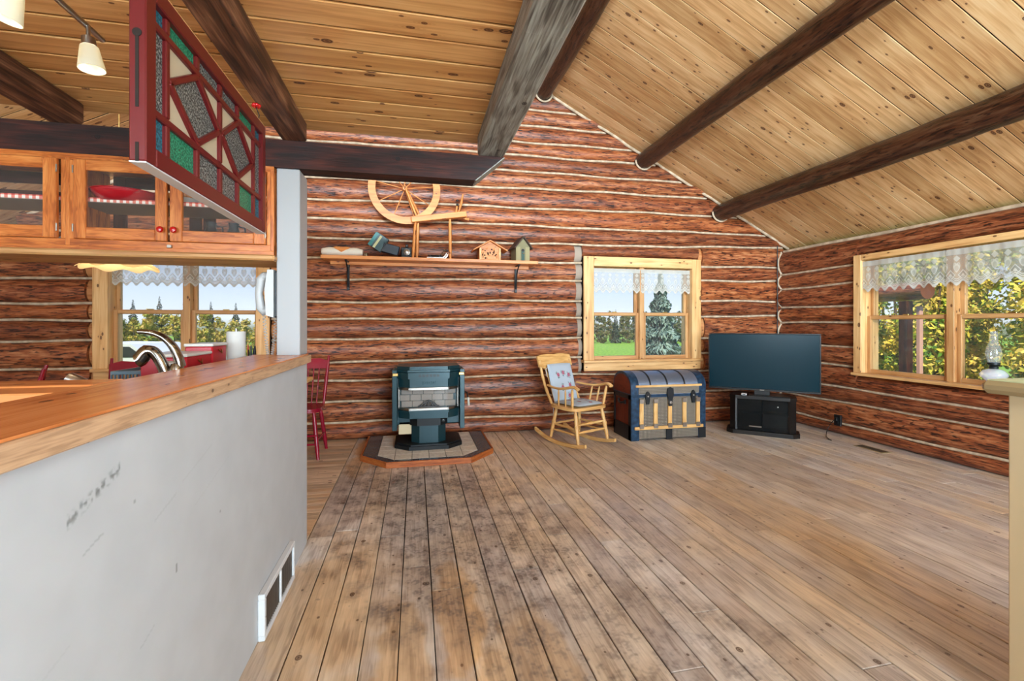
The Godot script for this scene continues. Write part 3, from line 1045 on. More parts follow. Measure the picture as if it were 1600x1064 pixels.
func build_half_wall() -> void:
	var hw := structure("wall_kitchen", "white painted half wall between living room and kitchen")
	var mb := MB.new()
	mb.box(V(-0.6625, 0.519, -0.09), V(0.115, 1.038, 5.38), 0.003, 2)
	for i in mb.v.size():
		var p := mb.v[i]
		mb.t[i] = Vector2(-p.z, 1.1 - p.y)
	part(mb, "paint", M.wall_paint, hw)
	var t := thing("ledge_top", "varnished wooden ledge capping the white half wall", "countertop")
	var lb := MB.new()
	lb.box(V(-0.715, 1.0625, -0.045), V(0.28, 0.045, 5.29), 0.004, 2, Vector2(0.3, 0.02))
	part(lb, "board", M.ledge, t)
	pbox(t, "edge_strip", M.ledge_edge, V(-0.569, 1.061, -0.045), V(0.012, 0.042, 5.286), 0.003, 2)
	var b := thing("bar_top", "wooden bar top running off the ledge towards the kitchen", "countertop")
	pbox(b, "board", M.ledge, V(-1.66, 1.0625, -1.52), V(1.60, 0.045, 0.14), 0.004, 0)
	pbox(b, "board", M.ledge, V(-1.66, 1.0605, -1.385), V(1.60, 0.042, 0.125), 0.004, 0)
	pbox(b, "support", M.plaster, V(-1.66, 0.52, -1.45), V(1.56, 1.04, 0.10), 0.0)
	# return-air grille low on the wall
	var g := thing("air_grille", "white framed air grille with a dark mesh low on the half wall", "vent", V(-0.605, 0.0, -2.18))
	pbox(g, "frame", M.white, V(0.013, 0.012, 0), V(0.026, 0.022, 0.46), 0.003)
	pbox(g, "frame", M.white, V(0.013, 0.175, 0), V(0.026, 0.022, 0.46), 0.003)
	for zz in [-0.22, 0.0, 0.22]:
		pbox(g, "frame", M.white, V(0.013, 0.0935, zz), V(0.026, 0.142, 0.022 if absf(zz) > 0.1 else 0.012), 0.003)
	pbox(g, "duct", M.black, V(0.004, 0.0935, 0), V(0.006, 0.142, 0.42), 0.0)
	for i in 26:
		pbox(g, "louvre", M.nickel, V(0.014, 0.0935, -0.20 + i * 0.016), V(0.010, 0.140, 0.004), 0.0)
	for i in 2:
		plathe(g, "screw", M.nickel, [Vector2(0.0, 0.002), Vector2(0.004, 0.0)], V(0.027, 0.0935, -0.22 + i * 0.44), 8, Basis(V(0, 1, 0), V(1, 0, 0), V(0, 0, -1)))

# window: local x along the wall, y up from the bottom of the hole, z into the room; hole w by h
func window(called: String, label: String, w: float, h: float, xf: Transform3D, casing: float, casing_top: float, apron: float) -> void:
	var o := structure(called, label)
	o.transform = xf
	var ow := w - casing * 2.0
	var y0 := apron + 0.03
	var y1 := h - casing_top
	var zc := 0.118
	pbox(o, "casing", M.pine, V(casing * 0.5, (y0 + h) * 0.5, zc), V(casing, h - y0, 0.026), 0.003, 1)
	pbox(o, "casing", M.pine, V(w - casing * 0.5, (y0 + h) * 0.5, zc), V(casing, h - y0, 0.026), 0.003, 1)
	pbox(o, "casing", M.pine, V(w * 0.5, h - casing_top * 0.5, zc + 0.001), V(ow, casing_top, 0.026), 0.003, 0)
	pbox(o, "sill", M.pine, V(w * 0.5, apron + 0.015, 0.075), V(w + 0.015, 0.030, 0.17), 0.004, 0)
	if apron > 0.0:
		pbox(o, "apron", M.pine, V(w * 0.5, apron * 0.5, zc - 0.002), V(w - 0.01, apron, 0.022), 0.003, 0)
	# jambs
	pbox(o, "jamb", M.pine, V(casing - 0.012, (y0 + y1) * 0.5, 0.0), V(0.024, y1 - y0, 0.21), 0.002, 1)
	pbox(o, "jamb", M.pine, V(w - casing + 0.012, (y0 + y1) * 0.5, 0.0), V(0.024, y1 - y0, 0.21), 0.002, 1)
	pbox(o, "jamb", M.pine, V(w * 0.5, y1 + 0.012, 0.0), V(ow, 0.024, 0.21), 0.002, 0)
	pbox(o, "jamb", M.sash, V(w * 0.5, y0 - 0.015, -0.05), V(ow, 0.028, 0.10), 0.002, 0)
	pbox(o, "mullion", M.sash, V(w * 0.5, (y0 + y1) * 0.5, 0.01), V(0.062, y1 - y0, 0.13), 0.003, 1)
	for s in 2:
		var xa := casing if s == 0 else w * 0.5 + 0.031
		var xb := w * 0.5 - 0.031 if s == 0 else w - casing
		var ym := y0 + (y1 - y0) * 0.49
		for q in 2:
			var ya := y0 if q == 0 else ym - 0.02
			var yb := ym + 0.02 if q == 0 else y1
			var zz := 0.028 if q == 0 else -0.016
			var st := 0.036
			var mb := MB.new()
			mb.box(V(xa + st * 0.5, (ya + yb) * 0.5, zz), V(st, yb - ya, 0.036), 0.003, 1, ruv())
			mb.box(V(xb - st * 0.5, (ya + yb) * 0.5, zz), V(st, yb - ya, 0.036), 0.003, 1, ruv())
			mb.box(V((xa + xb) * 0.5, ya + 0.022, zz), V(xb - xa - st * 2, 0.044, 0.034), 0.003, 0, ruv())
			mb.box(V((xa + xb) * 0.5, yb - 0.018, zz), V(xb - xa - st * 2, 0.036, 0.034), 0.003, 0, ruv())
			var f := part(mb, "sash", M.sash, o)
			pbox(f, "pane", M.pane, V((xa + xb) * 0.5, (ya + yb) * 0.5, zz), V(xb - xa - st * 2 + 0.01, yb - ya - 0.06, 0.004), 0.0)
			if q == 0:
				pbox(f, "latch", M.brass, V((xa + xb) * 0.5, yb + 0.006, zz - 0.004), V(0.055, 0.012, 0.022), 0.002)

func valance(label: String, w: float, h: float, xf: Transform3D, flip: float) -> void:
	var t := thing("lace_valance", label, "curtain", Vector3.ZERO, 0.0, "lace valances")
	t.transform = xf
	var nu := 90
	var nv := 8
	var p := PackedVector3Array()
	var uv := PackedVector2Array()
	for i in nu:
		var x := w * i / (nu - 1)
		for j in nv:
			var y := -h * j / (nv - 1)
			var fold := 0.006 * sin(x * 30.0 + flip) * (0.4 + 0.6 * j / (nv - 1)) + 0.001 * sin(x * 91.0 + flip * 2.0)
			p.append(V(x, y, 0.02 + fold))
			uv.append(Vector2(x * 1.15 / 0.82 * 1.0 + flip, float(j) / (nv - 1)))
	var mb := MB.new()
	mb.sheet(p, nu, nv, uv, -1.0)
	part(mb, "lace", M.lace, t)
	ptube(t, "rod", M.white, [V(-0.005, -0.006, 0.012), V(w + 0.005, -0.006, 0.012)], [0.005], 8)

func build_windows() -> void:
	window("window_1", "pine cased double window in the log wall beside the rocking chair", 1.56, 1.37, Transform3D(Basis(), V(W1[0], W1[2], ZB)), 0.128, 0.115, 0.10)
	window("window_2", "pine cased double window seen under the kitchen cabinets", 1.56, 1.37, Transform3D(Basis(), V(W2[0], W2[2], ZB)), 0.128, 0.115, 0.10)
	var br := Basis(Vector3.UP, -PI / 2)
	window("window_3", "wide double window with pine frame in the log side wall", 1.75, 1.29, Transform3D(br, V(XR, WR[2], -5.2 + WR[0])), 0.085, 0.06, 0.0)
	window("window_4", "double window further along the log side wall", 1.80, 1.29, Transform3D(br, V(XR, WR2[2], -5.2 + WR2[0])), 0.085, 0.06, 0.0)
	window("window_5", "kitchen window in the plastered front wall", 2.30, 1.00, Transform3D(Basis(Vector3.UP, PI), V(-1.35, 1.05, 3.7)), 0.07, 0.06, 0.0)
	var d := structure("door_1", "wide glazed doors in the wall opposite the log gable")
	for i in 4:
		var x0 := 0.4 + i * 0.975
		for q in [[x0 + 0.05, 1.14, 0.10, 2.12], [x0 + 0.925, 1.14, 0.10, 2.12]]:
			pbox(d, "stile", M.pine, V(q[0], q[1], 3.7), V(q[2], q[3], 0.05), 0.003, 1)
		for y in [0.15, 2.14]:
			pbox(d, "rail", M.pine, V(x0 + 0.4875, y, 3.7), V(0.775, 0.14, 0.05), 0.003, 0)
		pbox(d, "pane", M.pane, V(x0 + 0.4875, 1.145, 3.7), V(0.78, 1.86, 0.006), 0.0)
	var gw := structure("window_6", "long gable window above the glazed doors")
	for q in [[2.15, 2.48, 2.60, 0.06], [2.15, 3.22, 2.60, 0.06]]:
		pbox(gw, "rail", M.pine, V(q[0], q[1], 3.7), V(q[2], q[3], 0.08), 0.003, 0)
	for x in [0.88, 2.15, 3.42]:
		pbox(gw, "stile", M.pine, V(x, 2.85, 3.7), V(0.06, 0.68, 0.08), 0.003, 1)
	for x in [1.515, 2.785]:
		pbox(gw, "pane", M.pane, V(x, 2.85, 3.7), V(1.21, 0.68, 0.005), 0.0)
	var lw := structure("window_7", "loft window in the gable opposite the log wall")
	for y in [2.58, 3.22]:
		pbox(lw, "rail", M.pine, V(-0.55, y, 3.7), V(1.90, 0.06, 0.08), 0.003, 0)
	for x in [-1.47, -0.55, 0.37]:
		pbox(lw, "stile", M.pine, V(x, 2.9, 3.7), V(0.06, 0.58, 0.08), 0.003, 1)
	for x in [-1.01, -0.09]:
		pbox(lw, "pane", M.pane, V(x, 2.9, 3.7), V(0.86, 0.58, 0.005), 0.0)
	# lace
	valance("lace valance on the left sash of the window beside the rocking chair", 0.62, 0.30, Transform3D(Basis(), V(2.085, 1.925, ZB + 0.06)), 0.0)
	valance("lace valance on the right sash of the window behind the trunk", 0.70, 0.30, Transform3D(Basis(), V(2.715, 1.925, ZB + 0.06)), 0.4)
	valance("lace valance on the left sash of the kitchen-side window", 0.62, 0.30, Transform3D(Basis(), V(-2.89, 1.925, ZB + 0.06)), 0.9)
	valance("lace valance on the right sash of the kitchen-side window near the telephone", 0.68, 0.30, Transform3D(Basis(), V(-2.27, 1.925, ZB + 0.06)), 1.3)
	valance("long cream lace valance on the half of the side window nearer the television", 0.80, 0.33, Transform3D(br, V(XR - 0.085, 1.915, -3.985)), 0.2)
	valance("long cream lace valance on the half of the side window above the oil lamp", 0.86, 0.33, Transform3D(br, V(XR - 0.085, 1.915, -3.185)), 0.7)

# ---------------------------------------------------------------- living room things
func build_hearth() -> void:
	var t := thing("hearth_pad", "raised hearth pad of white and slate tiles with a wooden edge", "hearth", V(0.123, 0, -4.62))
	var outer := [Vector2(-0.598, 0.46), Vector2(-0.598, -0.27), Vector2(-0.363, -0.53), Vector2(0.363, -0.53), Vector2(0.598, -0.27), Vector2(0.598, 0.46)]
	# polygon y is depth: -y points towards the room's front (+z)
	var lay := Transform3D(Basis(V(1, 0, 0), V(0, 0, -1), V(0, 1, 0)), Vector3.ZERO)
	pprism(t, "base", M.grout, outer, 0.0, 0.044, lay)
	var edges := [[0, 1], [1, 2], [2, 3], [3, 4], [4, 5]]
	for e in edges:
		var a: Vector2 = outer[e[0]]
		var b: Vector2 = outer[e[1]]
		var d := (b - a).normalized()
		var nn := Vector2(d.y, -d.x) * -1.0
		if nn.dot((a + b) * 0.5 - Vector2(0, 0.1)) < 0.0:
			nn = -nn
		var c := (a + b) * 0.5 + nn * 0.009
		pbox(t, "edge_board", M.edge_wood, V(c.x, 0.0255, -c.y), V((b - a).length() + 0.012, 0.051, 0.018), 0.002, 0, Basis(Vector3.UP, atan2(d.y, d.x)))
	var slate := func(poly: Array) -> void: pprism(t, "slate_tile", M.slate, poly, 0.0, 0.052, lay)
	# white field of square tiles, its front corners cut off
	var xs := [-0.46, -0.305, -0.152, 0.0, 0.152, 0.305, 0.46]
	var ys := [-0.48, -0.315, -0.165, -0.015, 0.135, 0.285, 0.435]
	var q := 0.003
	for i in 6:
		for j in 6:
			var a: float = xs[i] + q
			var b: float = xs[i + 1] - q
			var c: float = ys[j] + q
			var d: float = ys[j + 1] - q
			var poly := [Vector2(a, c), Vector2(b, c), Vector2(b, d), Vector2(a, d)]
			if j == 0 and i == 0:
				poly = [Vector2(b, c + 0.01), Vector2(b, d), Vector2(a + 0.01, d)]
			if j == 0 and i == 5:
				poly = [Vector2(a, c + 0.01), Vector2(b - 0.01, d), Vector2(a, d)]
			pprism(t, "white_tile", M.tile, poly, 0.0, 0.052, lay)
	# slate border
	for i in 4:
		slate.call([Vector2(xs[i + 1] + q, -0.524), Vector2(xs[i + 2] - q, -0.524), Vector2(xs[i + 2] - q, -0.484), Vector2(xs[i + 1] + q, -0.484)])
	for sx in [-1.0, 1.0]:
		slate.call([Vector2(sx * 0.309, -0.524), Vector2(sx * 0.358, -0.524), Vector2(sx * 0.472, -0.40), Vector2(sx * 0.385, -0.398), Vector2(sx * 0.309, -0.478)])
		slate.call([Vector2(sx * 0.476, -0.394), Vector2(sx * 0.592, -0.268), Vector2(sx * 0.592, -0.20), Vector2(sx * 0.464, -0.20), Vector2(sx * 0.464, -0.318), Vector2(sx * 0.392, -0.392)])
		for j in 4:
			var y0 := -0.196 + j * 0.162
			slate.call([Vector2(sx * 0.464, y0), Vector2(sx * 0.592, y0), Vector2(sx * 0.592, y0 + 0.157), Vector2(sx * 0.464, y0 + 0.157)])

func octo(w: float, d0: float, d1: float, ch: float, chx: float) -> Array:
	# plan outline: straight back, bevelled front corners; y is towards the back
	return [Vector2(-w, d1), Vector2(-w, d0 + ch), Vector2(-w + chx, d0), Vector2(w - chx, d0), Vector2(w, d0 + ch), Vector2(w, d1)]

func build_stove() -> void:
	var t := thing("pellet_stove", "dark teal pellet stove with a bay window on the tiled hearth", "stove", V(0.128, 0.052, -4.66))
	var lay := Transform3D(Basis(V(1, 0, 0), V(0, 0, -1), V(0, 1, 0)), Vector3.ZERO)
	pprism(t, "base_plate", M.stove_dark, octo(0.325, -0.26, 0.24, 0.13, 0.14), 0.0, 0.035, lay)
	pprism(t, "base_plate", M.stove_dark, octo(0.305, -0.245, 0.22, 0.125, 0.135), 0.035, 0.05, lay)
	pprism(t, "pedestal", M.stove, octo(0.165, -0.185, 0.2, 0.07, 0.075), 0.05, 0.25, lay)
	pprism(t, "ash_pan", M.stove_dark, octo(0.18, -0.21, 0.2, 0.07, 0.07), 0.22, 0.295, lay)
	plathe(t, "knob", M.black, [Vector2(0.0, 0.02), Vector2(0.016, 0.016), Vector2(0.018, 0.0)], V(0.135, 0.265, 0.212), 12, Basis(V(1, 0, 0), V(0, 0, 1), V(0, -1, 0)))
	# body behind the bay
	pbox(t, "body", M.stove, V(0, 0.49, -0.06), V(0.67, 0.56, 0.34), 0.012, 1)
	for sx in [-1.0, 1.0]:
		pbox(t, "side_panel", M.stove, V(sx * 0.322, 0.47, 0.05), V(0.045, 0.58, 0.30), 0.003, 1)
		pbox(t, "gold_corner", M.brass, V(sx * 0.315, 0.715, 0.19), V(0.055, 0.028, 0.03), 0.004)
	# bay: bottom tray, top hood, corner posts, glass
	pprism(t, "bay_sill", M.stove, octo(0.285, -0.235, 0.1, 0.085, 0.105), 0.295, 0.375, lay)
	pprism(t, "bay_sill", M.stove, octo(0.292, -0.245, 0.1, 0.087, 0.105), 0.352, 0.372, lay)
	pprism(t, "hood", M.stove, octo(0.285, -0.235, 0.1, 0.085, 0.105), 0.59, 0.675, lay)
	pprism(t, "hood", M.stove, octo(0.30, -0.25, 0.1, 0.09, 0.105), 0.675, 0.735, lay)
	for i in 6:
		pbox(t, "vent_slot", M.black, V(-0.085 + i * 0.034, 0.706, 0.251), V(0.024, 0.022, 0.006), 0.0)
	# raised lettering band under the vents
	for i in 7:
		pbox(t, "emblem", M.stove, V(-0.06 + i * 0.020, 0.635, 0.237), V(0.009, 0.026 if i % 2 == 0 else 0.020, 0.006), 0.002)
	var lid := [Vector2(-0.335, 0.23), Vector2(-0.335, -0.12), Vector2(-0.20, -0.235), Vector2(0.20, -0.235), Vector2(0.335, -0.12), Vector2(0.335, 0.23)]
	var lid2 := []
	for q in lid:
		lid2.append(q * 0.90)
	pprism(t, "lid", M.stove, lid, 0.738, 0.758, lay)
	pprism(t, "lid", M.stove, lid2, 0.758, 0.79, lay)
	# glazed bay door
	var fr := MB.new()
	var edge := [Vector2(-0.285, 0.14), Vector2(-0.18, 0.237), Vector2(0.18, 0.237), Vector2(0.285, 0.14)]
	for i in 3:
		var a: Vector2 = edge[i]
		var b: Vector2 = edge[i + 1]
		var d := b - a
		var B := Basis(Vector3.UP, -atan2(d.y, d.x))
		var c := (a + b) * 0.5
		for y in [0.385, 0.58]:
			fr.box(V(c.x, y, c.y), V(d.length(), 0.026, 0.016), 0.003, 0, Vector2.ZERO, B)
		if i != 1:
			var o := a if i == 0 else b
			fr.box(V(o.x, 0.4825, o.y), V(0.022, 0.20, 0.018), 0.003, 1, Vector2.ZERO, B)
	var door := part(fr, "door_trim", M.nickel, t)
	for i in 3:
		var a: Vector2 = edge[i]
		var b: Vector2 = edge[i + 1]
		var d := b - a
		var B := Basis(Vector3.UP, -atan2(d.y, d.x))
		var c := (a + b) * 0.5
		pbox(door, "pane", M.pane, V(c.x, 0.4825, c.y - 0.004), V(d.length() - 0.01, 0.18, 0.005), 0.0, -1, B)
	# firebox with brick lining
	for i in 5:
		for j in 3:
			var off := 0.04 if j % 2 == 1 else 0.0
			pbox(t, "firebrick", M.brick, V(-0.21 + i * 0.105 - off * 0.5, 0.42 + j * 0.062, 0.118), V(0.101, 0.058, 0.02), 0.003)
	pbox(t, "grate", M.iron, V(0, 0.398, 0.17), V(0.20, 0.02, 0.06), 0.004)
	for i in 5:
		var a := -0.8 + i * 0.4
		ptube(t, "log_set", M.iron, [V(-sin(a) * 0.11, 0.40, 0.175), V(-sin(a) * 0.06, 0.435, 0.17), V(0, 0.45 + 0.01 * cos(a), 0.165)], [0.012, 0.010, 0.008], 6)
	# handle and ash scoop
	ptube(t, "handle", M.black, [V(0.345, 0.52, 0.10), V(0.375, 0.52, 0.13), V(0.385, 0.47, 0.14)], [0.008], 8)
	ptube(t, "grip", M.plate_white, [V(0.388, 0.47, 0.14), V(0.392, 0.39, 0.14)], [0.011], 10)
	pbox(t, "clean_out_box", M.cream, V(-0.225, 0.185, 0.03), V(0.125, 0.125, 0.16), 0.006)
	pbox(t, "clean_out_box", M.khaki, V(-0.225, 0.125, 0.03), V(0.11, 0.010, 0.14), 0.003)

func turned(a: Vector3, b: Vector3, r: float, beads := 2) -> Array:
	# points and radii of a lathe-turned leg or spindle
	var pts := []
	var rr := []
	for i in 17:
		var f := i / 16.0
		pts.append(a.lerp(b, f))
		var s := r * (0.72 + 0.28 * sin(f * PI))
		for k in beads:
			var c := 0.22 + 0.56 * k / maxf(beads - 1, 1)
			s += r * 0.28 * exp(-pow((f - c) / 0.035, 2.0))
		rr.append(s)
	return [pts, rr]

func build_rocker() -> void:
	var t := thing("rocking_chair", "honey oak rocking chair with turned spindles and curved arms", "chair", V(1.675, 0, -4.55), deg_to_rad(24))
	t.scale = Vector3.ONE * 0.945
	var m: Material = M.oak_light
	var tw := func(called: String, a: Vector3, b: Vector3, r: float, beads := 2) -> void:
		var q := turned(a, b, r, beads)
		ptube(t, called, m, q[0], q[1], 9)
	# rockers
	for sx in [-1.0, 1.0]:
		var mb := MB.new()
		var outer := []
		var inner := []
		for i in 21:
			var z := lerpf(-0.47, 0.35, i / 20.0)
			var y := 0.34 * pow(z + 0.02, 2.0)
			if z < -0.3:
				y += (-0.3 - z) * 0.10
			outer.append(Vector2(z, y))
			inner.append(Vector2(z, y + 0.036))
		inner.reverse()
		mb.prism(PackedVector2Array(outer + inner), -0.013, 0.013, Transform3D(Basis(V(0, 0, 1), V(0, 1, 0), V(1, 0, 0)), V(sx * 0.225, 0.0, 0)), ruv())
		part(mb, "rocker", m, t)
	# legs
	for sx in [-1.0, 1.0]:
		tw.call("leg", V(sx * 0.225, 0.06, 0.24), V(sx * 0.20, 0.40, 0.17), 0.021, 3)
		tw.call("leg", V(sx * 0.22, 0.06, -0.20), V(sx * 0.175, 0.40, -0.15), 0.020, 3)
		tw.call("stretcher", V(sx * 0.215, 0.21, 0.215), V(sx * 0.20, 0.21, -0.18), 0.013, 2)
		tw.call("stretcher", V(sx * 0.218, 0.15, 0.225), V(sx * 0.21, 0.15, -0.185), 0.012, 2)
	tw.call("stretcher", V(-0.215, 0.255, 0.205), V(0.215, 0.255, 0.205), 0.014, 3)
	tw.call("stretcher", V(-0.22, 0.175, 0.22), V(0.22, 0.175, 0.22), 0.014, 3)
	tw.call("stretcher", V(-0.20, 0.21, -0.18), V(0.20, 0.21, -0.18), 0.012, 2)
	# seat
	var outline := []
	for i in 28:
		var a := TAU * i / 28.0
		var e := 0.45
		var x := signf(cos(a)) * pow(absf(cos(a)), e) * 0.265
		var z := signf(sin(a)) * pow(absf(sin(a)), e) * 0.235
		x *= 1.0 + z * 0.25
		outline.append(Vector2(x, z))
	var sm := MB.new()
	sm.prism(PackedVector2Array(outline), 0.40, 0.432, Transform3D(Basis(V(1, 0, 0), V(0, 0, 1), V(0, 1, 0)), V(0, 0, 0)), ruv())
	part(sm, "seat", m, t)
	# back
	for sx in [-1.0, 1.0]:
		var pts := []
		var rr := []
		for i in 20:
			var f := i / 19.0
			pts.append(V(sx * lerpf(0.215, 0.225, f), 0.43 + f * 0.47, -0.19 - 0.20 * f - 0.03 * sin(f * PI)))
			rr.append(0.016 + 0.004 * exp(-pow((f - 0.3) / 0.05, 2.0)) + 0.004 * exp(-pow((f - 0.62) / 0.05, 2.0)))
		ptube(t, "back_post", m, pts, rr, 9)
	var crest := []
	for i in 25:
		var x := lerpf(-0.255, 0.255, i / 24.0)
		crest.append(Vector2(x, 0.955 + 0.020 * cos(x * 7.0) + 0.012 * absf(sin(x * 9.0))))
	for i in 25:
		var x := lerpf(0.255, -0.255, i / 24.0)
		var dip := 0.0
		if absf(x) < 0.19:
			dip = -0.02 + 0.035 * cos(x / 0.19 * PI) + (0.03 if absf(x) > 0.13 else 0.0)
		crest.append(Vector2(x, 0.815 + dip * 0.9 + (0.015 if absf(x) > 0.23 else 0.0)))
	var tilt := Basis(V(1, 0, 0), 0.0).rotated(Vector3.RIGHT, -0.36)
	pprism(t, "crest_rail", m, crest, -0.011, 0.011, Transform3D(tilt, V(0, 0.88, -0.385) - tilt * V(0, 0.885, 0)))
	for i in 7:
		var x := -0.165 + i * 0.055
		tw.call("spindle", V(x * 0.95, 0.43, -0.195), V(x, 0.84, -0.365), 0.009, 2)
	# arms
	for sx in [-1.0, 1.0]:
		var pts := []
		var rr := []
		for i in 18:
			var f := i / 17.0
			var z := lerpf(-0.245, 0.27, f)
			var y := 0.635 - 0.035 * sin(f * PI * 1.0) + 0.05 * f - (0.045 * pow(maxf(0.0, f - 0.82) / 0.18, 2.0))
			pts.append(V(sx * (0.225 + 0.045 * sin(f * PI * 0.8)), y, z))
			rr.append(0.017 + 0.010 * f)
		var mb := MB.new()
		mb.tube(pts, rr, 12, true, ruv(), 0.62, V(1, 0, 0))
		part(mb, "arm", m, t)
		for q in [[0.165, 0.025, 0.016], [0.06, -0.02, 0.010], [-0.05, -0.03, 0.010]]:
			tw.call("arm_spindle", V(sx * 0.235, 0.43, q[0]), V(sx * 0.262, 0.625 + q[1] * 0.4, q[0] + 0.025), q[2], 2)
	# cushions lie on the chair
	var back := thing("back_cushion", "pale blue floral back cushion leaning in the rocking chair", "cushion", t.position, t.rotation.y)
	back.scale = t.scale
	cushion(back, "pad", V(0, 0.645, -0.245), 0.37, 0.46, 0.07, Basis(V(1, 0, 0), -0.30 + PI / 2))
	for sx in [-1.0, 1.0]:
		ptube(back, "tie", M.white, [V(sx * 0.16, 0.84, -0.31), V(sx * 0.19, 0.80, -0.325), V(sx * 0.19, 0.72, -0.30)], [0.004], 5)
	var seat := thing("seat_cushion", "pale blue floral seat cushion lying on the rocking chair", "cushion", t.position, t.rotation.y)
	seat.scale = t.scale
	cushion(seat, "pad", V(0, 0.452, 0.02), 0.40, 0.38, 0.045, Basis())
	for sx in [-1.0, 1.0]:
		ptube(seat, "tie", M.white, [V(sx * 0.17, 0.445, -0.16), V(sx * 0.19, 0.40, -0.19), V(sx * 0.185, 0.20, -0.20)], [0.003], 5)

func cushion(parent: Node, called: String, c: Vector3, w: float, d: float, h: float, B: Basis) -> void:
	var n := 22
	for s in 2:
		pass
	var mb := MB.new()
	for s in [1.0, -1.0]:
		var p := PackedVector3Array()
		var uv := PackedVector2Array()
		for i in n:
			for j in n:
				var x := i / (n - 1.0) * 2.0 - 1.0
				var z := j / (n - 1.0) * 2.0 - 1.0
				var e := (1.0 - pow(absf(x), 3.0)) * (1.0 - pow(absf(z), 3.0))
				var y: float = s * h * 0.5 * pow(maxf(e, 0.0), 0.45) * (1.0 + 0.10 * sin(x * 5.0) * sin(z * 6.0))
				p.append(c + B * V(x * w * 0.5 * (1.0 - 0.03 * z * z), y, z * d * 0.5 * (1.0 - 0.03 * x * x)))
				uv.append(Vector2(x * 0.5 + 0.5, z * 0.5 + 0.5))
		mb.sheet(p, n, n, uv, -s)
	part(mb, called, M.cushion, parent)

